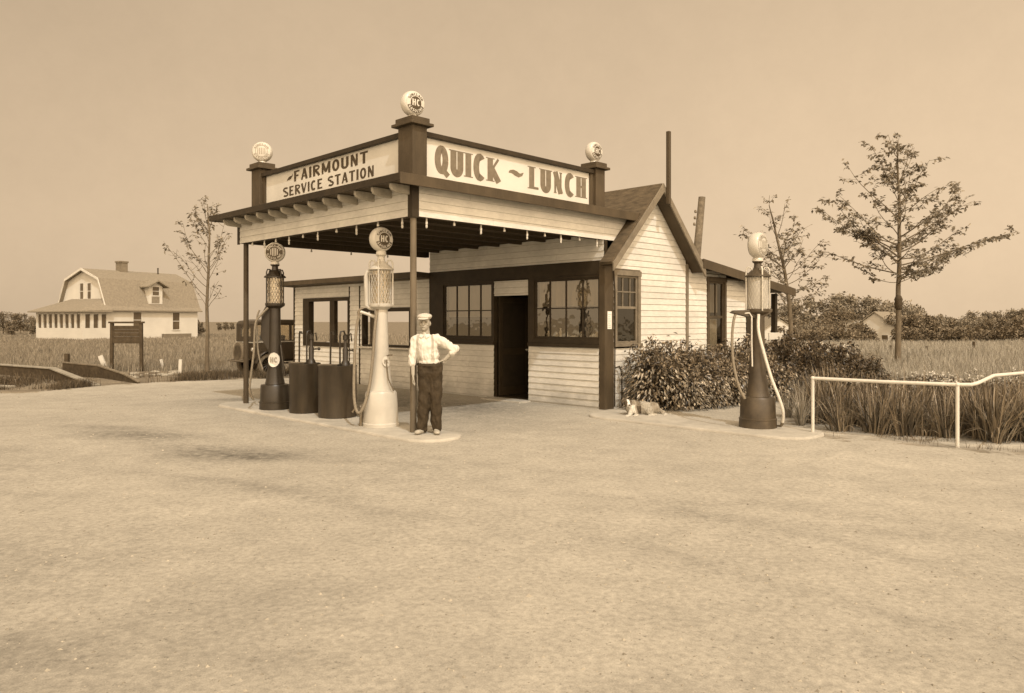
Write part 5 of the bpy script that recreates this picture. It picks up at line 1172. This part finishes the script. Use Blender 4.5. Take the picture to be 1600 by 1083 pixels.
# ------------------------------------------------------------------ leaves, trees, shrubs
def leaf(mb, p, d, up, L, W):
    """one pointed leaf at p along d"""
    d = d.normalized(); s_ = d.cross(up)
    if s_.length < 1e-3: s_ = d.cross(Vector((1, 0, .3)))
    s_ = s_.normalized() * W / 2; n_ = s_.cross(d).normalized()
    m_ = p + d * L * .45 + n_ * L * .06; e = p + d * L - n_ * L * .08
    mb.add([p, m_ + s_, e, m_ - s_], [(0, 1, 2, 3)])
def rv(r): 
    while True:
        v = Vector((r.uniform(-1, 1), r.uniform(-1, 1), r.uniform(-1, 1)))
        if .05 < v.length < 1: return v.normalized()
def limb(mb, p0, p1, r0, r1, sag, r, n=7, wig=.05):
    p0, p1 = Vector(p0), Vector(p1); L = (p1 - p0).length; pts = []; rs = []
    o1 = rv(r) * wig * L; o2 = rv(r) * wig * L
    for i in range(n):
        t = i / (n - 1); p = p0.lerp(p1, t) + o1 * math.sin(PI * t) + o2 * math.sin(2 * PI * t) * .6; p.z -= sag * L * math.sin(PI * t); pts.append(p); rs.append(r0 + (r1 - r0) * t)
    mb.tube(pts, rs, 6); return pts
def young_tree(name, label, X, Y, trunk, tips, seed, leafm, nleaf, LL, twl, dense=1.0, layer=.35, cat='tree', group=None, tr=.1):
    r = random.Random(seed); t = empty(name, (X, Y, GZ), 0, label, cat, group)
    tb = MB(); tp = [Vector(p) for p in trunk]; n = len(tp)
    Q = []
    for i in range(n - 1):
        for k in range(4): Q.append(tp[i].lerp(tp[i + 1], k / 4) + Vector((nz(i + k * .3, seed, 1.3), nz(i + k * .3, seed + 4, 1.3), 0)) * .03)
    Q.append(tp[-1]); H_ = tp[-1].z
    tb.tube(Q, [max(.012, tr * (1 - q.z / H_) ** .75 + .012) * (1.35 if q.z < .1 else 1) for q in Q], 9)
    def ontrunk(z):
        for a, b_ in zip(Q, Q[1:]):
            if a.z <= z <= b_.z: return a.lerp(b_, (z - a.z) / (b_.z - a.z + 1e-9))
        return Q[-1].copy()
    lb = MB(); lf = MB()
    for zs, tip, w8 in tips:
        s0 = ontrunk(zs); e = Vector(tip); L_ = (e - s0).length
        pts = limb(lb, s0, e, min(.03, .008 + L_ * .007) * tr / .1, .005, .05, r, 8)
        nt = max(3, int(L_ * 4.2 * dense))
        for k in range(nt):
            u = .28 + .72 * (k + r.random()) / nt; i = min(6, int(u * 7)); b0 = pts[i].lerp(pts[i + 1], u * 7 - i)
            dr = (pts[i + 1] - pts[i]).normalized(); d = dr * .7 + rv(r) * .8; d.z *= layer; d.z += .12; tl = twl * r.uniform(.5, 1.2) * (1.15 - .5 * u)
            e2 = b0 + d.normalized() * tl; tw = limb(lb, b0, e2, .006, .003, .04, r, 4)
            m = int(nleaf * w8 * r.uniform(.4, 1.5))
            for q in range(m):
                v = r.random() ** .7; j = min(2, int(v * 3)); p = tw[j].lerp(tw[j + 1], v * 3 - j) + rv(r) * Vector((twl * .22, twl * .22, twl * .22 * (layer + .2))).length * .5 * r.random()
                dd = rv(r); dd.z = dd.z * .5 - .25; leaf(lf, p, dd, rv(r) + Vector((0, 0, 1.4)), LL * r.uniform(.6, 1.25), LL * r.uniform(.4, .7))
    tb.build('trunk', 'bark', t, smooth=50); lb.build('limbs', 'bark', t, smooth=60); lf.build('crown', leafm, t)
    return t
def tipset(X, Y, lst, seed, extra, dep=1.0):
    """branch tips: (trunk height, tip, weight) from heights seen in the photo plus others fore and aft"""
    r = random.Random(seed); out = []
    for px, py, ys, w8 in lst:
        x = at(px, Y) - X; z = hz(py, Y) - GZ; out.append((hz(ys, Y) - GZ, (x, r.uniform(-.6, .6) * max(.5, abs(x)) * dep, z), w8))
    for zs, ln, up, w8 in extra:
        a = r.random() * 2 * PI; a = a if abs(math.sin(a)) > .5 else a + PI / 2; out.append((zs, (ln * math.cos(a), ln * math.sin(a), zs + up), w8))
    return out
# tall young tree at the right
TX, TY = at(1403, 26.5), 26.5
tips = tipset(TX, TY, [(1272, 338, 402, 1.3), (1290, 392, 428, .8), (1298, 318, 395, 1.1), (1312, 300, 385, 1), (1330, 258, 345, .7), (1322, 345, 410, 1), (1345, 310, 372, 1), (1365, 222, 300, .6), (1402, 214, 240, 1), (1425, 232, 290, 1), (1438, 224, 285, .8), (1452, 250, 320, 1),
    (1525, 276, 372, 1.1), (1500, 300, 380, 1), (1531, 312, 395, .7), (1545, 370, 415, .9), (1515, 355, 405, 1), (1512, 388, 425, .9), (1475, 410, 437, .8), (1450, 425, 442, .5), (1362, 428, 441, .9), (1345, 380, 430, 1), (1470, 335, 390, 1), (1385, 260, 320, 1.2), (1420, 270, 340, 1.2), (1340, 362, 415, 1.1), (1380, 240, 290, 1)], 3,
    [(3.0 + .28 * k, 2.5 - .13 * k, .55 + .02 * k, .9) for k in range(17)])
young_tree('young_tree', 'tall young tree with flat layered branches, rising behind the iris bed', TX, TY, [(0, 0, -.1), (.02, 0, 1.5), (.02, 0, 2.9), (.06, 0, 4.5), (.05, .05, 6.2), (.0, 0, 7.6), (-.03, 0, 8.1)], tips, 11, 'leaft', 21, .15, .72, .85, .12, tr=.095)
a = MB(); a.lathe([(.08, 2.1), (.125, 2.15), (.12, 2.24), (.15, 2.3), (.12, 2.38), (.14, 2.46), (.10, 2.56), (.075, 2.6)], (.02, 0, 0), 12); o = a.build('trunk_wrap', 'timberd', [x for x in COL.objects if x.name == 'young_tree'][0], smooth=50)
# slender middle tree
TX, TY = at(1232, 24), 24
tips = tipset(TX, TY, [(1157, 367, 420, .9), (1175, 355, 405, 1), (1197, 308, 350, .8), (1205, 330, 375, 1), (1222, 320, 370, .6), (1240, 340, 390, .9), (1262, 372, 420, .9), (1278, 378, 430, .9), (1285, 405, 445, .9), (1290, 432, 455, .9), (1280, 455, 470, .7), (1305, 458, 480, .4), (1195, 395, 430, 1), (1212, 360, 400, 1), (1250, 400, 440, 1), (1265, 440, 468, .9), (1190, 440, 470, .6), (1260, 470, 490, .6), (1225, 385, 420, 1)], 8,
    [(1.4 + .22 * k, 1.15, .7, .8) for k in range(12)])
young_tree('slender_tree', 'slender loose-leaved tree with a bent trunk, between the rear porch and the far wood', TX, TY, [(.12, 0, -.1), (.1, 0, 1.2), (.02, 0, 2.2), (-.12, 0, 3.2), (-.32, 0, 4.2), (-.62, 0, 5.4)], tips, 21, 'leaft', 13, .13, .55, 1.1, .4, tr=.080)
# sparse tree at the left
TX, TY = at(324, 24.4), 24.4
tips = tipset(TX, TY, [(268, 385, 465, .45), (280, 395, 450, .3), (288, 350, 430, .8), (292, 372, 420, .7), (300, 405, 440, .3), (305, 322, 375, 1.3), (312, 312, 350, 1.6), (322, 322, 360, 1.5), (330, 330, 375, 1.3), (300, 340, 390, 1.2), (350, 350, 420, .6), (358, 372, 425, .4), (350, 395, 440, .35), (346, 440, 475, .3), (348, 452, 485, .3), (290, 440, 480, .2), (338, 315, 360, .9), (352, 362, 400, .6)], 4, [(3.2, .8, .9, .4), (3.6, .7, .9, .5), (4.2, .6, .8, .9), (4.6, .5, .7, 1)])
young_tree('sapling', 'sparse sapling with leaves only near its top, by the left canopy end', TX, TY, [(0, 0, -.1), (.0, 0, 1.2), (-.03, 0, 2.2), (.03, 0, 3.3), (.06, 0, 4.4), (.0, 0, 5.5)], tips, 31, 'leaft', 11, .12, .46, 1.0, .6, tr=.058)

# flowering shrubs along the gable wall
def shrub_mesh(seed, leafm, W=.75, H=1.2, n=2600, LL=.10):
    r = random.Random(seed); t = empty('shrub', (0, 0, 0), 0); st = MB(); lf = MB(); lw = MB()
    for k in range(26):
        a = r.random() * 2 * PI; ln = H * r.uniform(.65, 1.08); sp_ = W * r.uniform(.15, .8)
        top = Vector((sp_ * math.cos(a), sp_ * math.sin(a), ln * (1.05 - .35 * (sp_ / W) ** 2))); pts = limb(st, (.12 * math.cos(a), .12 * math.sin(a), 0), top, .009, .004, -.06, r, 6)
        m = int(n / 26)
        for q in range(m):
            u = r.random() ** .8; i = min(4, int(u * 5)); p = pts[i].lerp(pts[i + 1], u * 5 - i) + rv(r) * .15 * r.random() ** .5
            p.z = max(p.z, .05)
            d = Vector((p.x, p.y, 0)) * .9 + rv(r) * .7 + Vector((0, 0, -.25)); leaf(lf, p, d, Vector((0, 0, 1)) + rv(r) * .7, LL * r.uniform(.6, 1.3), LL * .42)
    # a skirt of drooping leaves down to the soil
    for q in range(int(n * .35)):
        a = r.random() * 2 * PI; rr_ = W * r.uniform(.55, 1.0); z = H * .62 * r.random(); p = Vector((rr_ * math.cos(a) * .95, rr_ * math.sin(a) * .95, z + .05)); leaf(lw if r.random() < .6 else lf, p, Vector((math.cos(a), math.sin(a), -.75)) + rv(r) * .5, Vector((0, 0, 1)) + rv(r) * .5, LL * r.uniform(.7, 1.35), LL * .42)
    st.build('stems', 'bark', t, smooth=60); lf.build('leaves', leafm, t); lw.build('lower_leaves', 'leafb' if leafm == 'leaf' else leafm, t)
    return t
protos = [shrub_mesh(51, 'leaf', .66, 1.24, 2900, .10), shrub_mesh(52, 'leaf', .62, 1.05, 2600, .098), shrub_mesh(53, 'leaf', .64, 1.12, 2700, .10), shrub_mesh(54, 'leafd', .72, 1.15, 3000, .095)]
used = [False] * 4
def place_shrub(u, v, k, sc_, rz, label, group):
    p = wp(u, v, GZ)
    if not used[k]: used[k] = True; t = protos[k]; t.location = p; t.rotation_euler = (0, 0, rz); t.scale = (sc_,) * 3
    else: t = dup(protos[k], p, rz, sc_)
    tag(t, label, 'shrub', group); return t
HL = 'leafy shrub in the close-set hedge under the gable wall windows'
for i, (u, v, k, s_) in enumerate([(5.42, -.60, 0, 1.0), (6.15, -.60, 1, 1.16), (5.75, -1.02, 2, .78), (6.72, -.72, 2, 1.0), (6.35, -1.15, 1, .80), (7.35, -.78, 1, 1.06), (7.0, -1.2, 2, .82), (8.0, -.85, 2, 1.02), (7.7, -1.35, 0, .74), (8.7, -.95, 0, .98), (8.4, -1.5, 1, .85)]):
    place_shrub(u, v, k, s_, i * 1.3, HL if i else 'tallest leafy shrub, first of the hedge beside the brown corner board', 'shrubs along the gable wall')
for i, (u, v, k, s_) in enumerate([(9.6, -1.1, 3, 1.05), (9.3, -2.0, 3, .95), (10.3, -1.9, 3, 1.02), (10.6, -1.0, 3, 1.12), (11.3, -1.9, 3, .95), (11.6, -1.0, 3, 1.05), (10.2, -2.75, 3, .8)]):
    place_shrub(u, v, k, s_, i * 1.7, 'dark rose shrub massed behind the worn right-hand pump', 'dark shrubs by the rear porch')
# a few white blooms on the dark shrubs
fl = random.Random(9)
for k in range(14):
    u, v = fl.uniform(9.2, 11.4), fl.uniform(-2.8, -1.6); z = fl.uniform(.75, 1.2); m_ = MB(); p = wp(u, v, z)
    for q in range(9): d = rv(fl); leaf(m_, Vector((0, 0, 0)), d, rv(fl), .055, .05)
    o = m_.build('blossom', 'petal', loc=p); tag(o, 'white blossom on the dark shrubs behind the right-hand pump', 'flower', 'white blossoms on the dark shrubs')

# irises, fountain grass, low flowers
def blades(mb, r, n, H, W, spread, bend, seg=4, base=.06):
    for k in range(n):
        a = r.random() * 2 * PI; b0 = Vector((base * math.cos(a) * r.random(), base * math.sin(a) * r.random(), 0)); h_ = H * r.uniform(.55, 1.08); out = Vector((math.cos(a), math.sin(a), 0)); f = spread * r.uniform(.1, 1.0); bd_ = bend * r.uniform(0, 1) ** 2
        side = Vector((-out.y, out.x, 0)); tw = r.uniform(-.8, .8); side = (side * math.cos(tw) + out * math.sin(tw)) * W * r.uniform(.6, 1.2) / 2; A = []; Bq = []
        for i in range(seg + 1):
            t = i / seg; p = b0 + out * (f * t + bd_ * t * t) * h_ + Vector((0, 0, h_ * (t - bd_ * .55 * t ** 3))); w_ = 1 - .92 * t ** 2; A.append(p + side * w_); Bq.append(p - side * w_)
        o_ = len(mb.v); mb.v += [tuple(x) for x in A] + [tuple(x) for x in Bq]; m = seg + 1; mb.f += [(o_ + i, o_ + i + 1, o_ + m + i + 1, o_ + m + i) for i in range(seg)]
ir = []
for k in range(5):
    r = random.Random(70 + k); t = empty('iris_clump', (0, 0, 0)); m_ = MB(); blades(m_, r, 84, .92, .019, .30, .55, 4, .30); blades(m_, r, 34, .74, .044, .55, 1.25, 5, .28); m_.build('leaves', 'iris', t)
    s_ = MB(); blades(s_, r, 16, .6, .016, .6, .9, 4, .2); s_.build('dry_leaves', 'fountain', t); ir.append([t, False])
r = random.Random(77); cnt = 0
for row in range(4):
    for k in range(14):
        # rows run along the railing and back from it
        x = 4.95 + k * .34 + r.uniform(-.2, .2) + row * .15; y = 11.75 - (x - 4.9) * .52 + row * .5 + r.uniform(-.25, .25)
        if y < 9.6 or x > 10.2: continue
        q = r.randrange(5); s_ = r.uniform(.68, 1.12) * (1 if row else .85)
        if not ir[q][1]: ir[q][1] = True; t = ir[q][0]; t.location = (x, y, GZ); t.scale = (s_,) * 3
        else: t = dup(ir[q][0], (x, y, GZ), r.random() * 6, s_)
        t.rotation_euler = (r.uniform(-.14, .14), r.uniform(-.14, .14), r.random() * 6); tag(t, 'clump of sword-leaved iris in the bed behind the white pipe railing', 'iris', 'iris clumps behind the railing'); cnt += 1
fg = None
for k, (px, py, s_, lb) in enumerate([(1252, 665, 1.0, 'pale arching grass clump between the right-hand pump and the railing post'), (1232, 652, .85, 'pale arching grass clump close behind the right-hand pump hose'), (1262, 640, .9, 'pale arching grass clump at the left end of the iris bed'), (1246, 628, .8, 'small pale grass clump in front of the dark shrubs')]):
    X_, Y_ = gp(px, py, GZ)
    if fg is None: fg = empty('grass_clump', (X_, Y_, GZ)); m_ = MB(); blades(m_, random.Random(90), 90, .72, .014, .35, 1.0, 5); m_.build('leaves', 'fountain', fg); fg.scale = (s_,) * 3; t = fg
    else: t = dup(fg, (X_, Y_, GZ), k * 2.1, s_)
    tag(t, lb, 'grass clump', 'pale grass clumps by the pump')
# low white flowers behind the irises
fp = []
for k in range(3):
    r = random.Random(100 + k); t = empty('flower_plant', (0, 0, 0)); m_ = MB()
    for q in range(260): p = Vector((r.gauss(0, .2), r.gauss(0, .2), r.uniform(.03, .42))); leaf(m_, p, rv(r) + Vector((0, 0, .2)), rv(r) + Vector((0, 0, 1)), .09 * r.uniform(.6, 1.2), .04)
    m_.build('leaves', 'leafd', t); f_ = MB()
    for q in range(13):
        c = Vector((r.gauss(0, .19), r.gauss(0, .19), r.uniform(.34, .52)))
        for j in range(6): leaf(f_, c, rv(r), rv(r), .05, .045)
    f_.build('blossoms', 'petal', t); fp.append([t, False])
r = random.Random(111)
for k in range(46):
    x = r.uniform(6.4, 14.8); y = 14.6 + (x - 6.4) * .06 + r.random() ** 1.3 * 5.5; q = r.randrange(3); s_ = r.uniform(.7, 1.15)
    if x < 7.0 and y > 18: continue
    if not fp[q][1]: fp[q][1] = True; t = fp[q][0]; t.location = (x, y, GZ); t.scale = (s_,) * 3
    else: t = dup(fp[q][0], (x, y, GZ), r.random() * 6, s_)
    tag(t, 'low white-flowering plant in the garden between the irises and the field', 'flower plant', 'white-flowering garden plants')

# grass in the fields: too many blades to count
def lowf(x, y):
    """the grass is short near the gravel and gone about the culvert and the car"""
    u, v = uv_of(x, y)
    if 3 < u < 8 and 11.5 < v < 14.6: return 0
    if -18 < x < -9 and y < 25 - .0 * x: return 0
    return .25 + .75 * sst(.5, 7, dist_edge(x, y))
def field(name, m, n, seed, pick, h0, h1, wmul=1.0, low=False, clump=0):
    r = random.Random(seed); mb = MB()
    while n > 0:
        x, y = pick(r); n -= 1
        if in_yard(x, y): continue
        u, v = uv_of(x, y)
        if U1 - .6 < u < 12.3 and -.4 < v < 12.2: continue
        if -.5 < (x - HX) * .47 + (y - HY) * .88 < 9.5 and -.3 < -(x - HX) * .88 + (y - HY) * .47 < 7.4: continue
        d = max(8, math.hypot(x, y))
        if clump and nz(x, y, clump, 5) < r.uniform(-.1, .35): continue
        w_ = d * .00031 * r.uniform(.7, 1.5) * wmul; h_ = r.uniform(h0, h1) * (1 + .35 * nz(x, y, .15, 3)) * (lowf(x, y) if low else 1); a = r.random() * 2 * PI; z = ground_z(x, y)
        if h_ < .03: continue
        lx, ly = r.gauss(0, .22) * h_, r.gauss(0, .22) * h_
        cx, cy = math.cos(a) * w_, math.sin(a) * w_
        mb.add([(x - cx, y - cy, z - .02), (x + cx, y + cy, z - .02), (x + lx * .45 + cx * .8, y + ly * .45 + cy * .8, z + h_ * .55), (x + lx * .45 - cx * .8, y + ly * .45 - cy * .8, z + h_ * .55), (x + lx, y + ly, z + h_)], [(0, 1, 2, 3), (3, 2, 4)])
    return tag(mb.build(name, m), kind='stuff')
def pk_left(r): 
    y = 19 + 70 * r.random() ** 1.9; return (r.uniform(-.80, -.24) * y - r.random() * 3, y)
def pk_right(r):
    y = 17.5 + 42 * r.random() ** 1.3; return (r.uniform(.30, .80) * y, y)
def pk_mid(r):
    y = 26 + 60 * r.random() ** 1.5; return (r.uniform(-.3, .35) * y, y)
field('field_grass', 'grass', 130000, 201, pk_left, .14, .36, low=True)
field('field_grass', 'grassr', 85000, 202, pk_right, .28, .62)
field('field_grass', 'grass', 16000, 203, pk_mid, .2, .5, low=True)
def pk_edge(r):
    # rank weeds along the back edge of the gravel and in the ditch
    if r.random() < .35: return (r.uniform(-16.5, -10.5), r.gauss(20.6, .9))
    t = r.random() * 5; i = int(t) + 2; (x0, y0), (x1, y1) = EDGE[i], EDGE[i + 1]; f = t - int(t); return (x0 + (x1 - x0) * f + r.gauss(0, .4), y0 + (y1 - y0) * f + r.gauss(.7, .8))
field('edge_weeds', 'weed', 60000, 204, pk_edge, .04, .26, .7, clump=.9)
def pk_bed(r):
    if r.random() < .3: return (3.25 + r.gauss(0, .3), 12.35 + r.gauss(0, .1))
    x = r.uniform(4.2, 11); return (x, 11.2 - (x - 4.2) * .66 + r.gauss(0, .28) + .35)
field('bed_weeds', 'weed', 5000, 206, pk_bed, .02, .12, .6, clump=1.6)
def pk_garden(r): y = 14.2 + 7 * r.random(); return (r.uniform(.32, .82) * y + .6, y)
field('garden_leaves', 'weed', 15000, 205, pk_garden, .08, .34, 1.6)

# far trees
def far_proto(seed, m, W, H):
    r = random.Random(seed); t = empty('far_tree', (0, 0, 0)); tb = MB(); tb.tube([(0, 0, -.3), (.05, 0, H * .3), (.1, .05, H * .8)], [.16, .12, .03], 7)
    cl = [(Vector((r.gauss(0, W * .36), r.gauss(0, W * .36), H * r.uniform(.25, .92))), r.uniform(.5, 1.0)) for _ in range(17)]; lf = MB()
    for c, s_ in cl:
        tb.tube([(0.05, 0, H * .3), tuple(Vector((.05, 0, H * .3)).lerp(c, .55) + Vector((0, 0, .1))), tuple(c)], [.06, .04, .015], 5)
        k = 1 - .55 * abs(c.z / H - .5)
        for q in range(120):
            p = c + rv(r) * s_ * k * W * .42 * r.random() ** .4 * Vector((1, 1, .8)).length / 1.6; leaf(lf, p, rv(r), rv(r) + Vector((0, 0, 1)), .34 * r.uniform(.6, 1.3), .20)
    tb.build('trunk', 'bark', t, smooth=60); lf.build('crown', m, t); return [t, False]
FT = [far_proto(301, 'leaffar', 2.6, 6.0), far_proto(302, 'leaffar', 3.2, 6.6), far_proto(303, 'leaffard', 2.8, 5.2), far_proto(304, 'leaffard', 2.0, 4.0)]
def far(px, Y, top, k, label, group, rz):
    X_ = at(px, Y); z0 = ground_z(X_, Y); base_h = (6.0, 6.6, 5.2, 4.0)[k]; s_ = max(.35, (hz(top, Y) - z0) / (base_h * 1.02))
    if not FT[k][1]: FT[k][1] = True; t = FT[k][0]; t.location = (X_, Y, z0); t.scale = (s_,) * 3; t.rotation_euler = (0, 0, rz)
    else: t = dup(FT[k][0], (X_, Y, z0), rz, s_)
    tag(t, label, 'tree', group); return t
r = random.Random(401)
LB = 'bushy tree in the wood along the far side of the right-hand field'
for px in range(1218, 1680, 15):                                           # back row, sets the skyline
    top = 476 + 9 * math.sin(px * .017 + 1) + r.uniform(-4, 5) - (9 if 1235 < px < 1400 else 0) + (4 if px > 1420 else 0)
    far(px + r.uniform(-5, 5), r.uniform(122, 140), top, r.randrange(2), LB, 'trees of the far wood', r.random() * 6)
for px in range(1225, 1680, 20):                                           # front row, clear of the cottage
    if 1320 < px < 1425: continue
    far(px + r.uniform(-6, 6), r.uniform(92, 112), 490 + r.uniform(-6, 10) + (6 if 1330 < px < 1350 else 0), r.choice((0, 1, 2)), LB, 'trees of the far wood', r.random() * 6)
for px, top in ((1330, 503), (1350, 513), (1424, 496), (1436, 490)): far(px, 84, top, 2, 'darker round tree standing in front of the white cottage', 'dark trees before the cottage', r.random() * 6)
for px in [q_ for q_ in range(1230, 1680, 13) if not 1355 < q_ < 1412]: far(px + r.uniform(-5, 5), r.uniform(70, 78), 512 + r.uniform(-4, 9), 3, 'low dark bush along the foot of the far wood', 'bushes along the far wood', r.random() * 6)
for px, Y_, top, k in ((-30, 85, 482, 2), (5, 88, 488, 2), (32, 86, 489, 2), (48, 90, 492, 0), (60, 84, 497, 3), (18, 82, 500, 3)): far(px, Y_, top, k, 'dark bushy tree at the far left, past the end of the farmhouse porch', 'dark trees past the farmhouse', r.random() * 6)
far(306, 80, 496, 3, 'small dark bush at the right-hand end of the farmhouse', 'small bushes near the farmhouse', 1)
far(313, 84, 503, 3, 'lowest dark bush just right of the farmhouse wall', 'small bushes near the farmhouse', 2)
for px, Y_, top in ((352, 130, 503), (362, 140, 505), (375, 135, 504), (386, 138, 506), (342, 130, 508)): far(px, Y_, top, 3, 'tiny distant bush on the horizon left of the canopy post', 'distant bushes on the horizon', r.random() * 6)
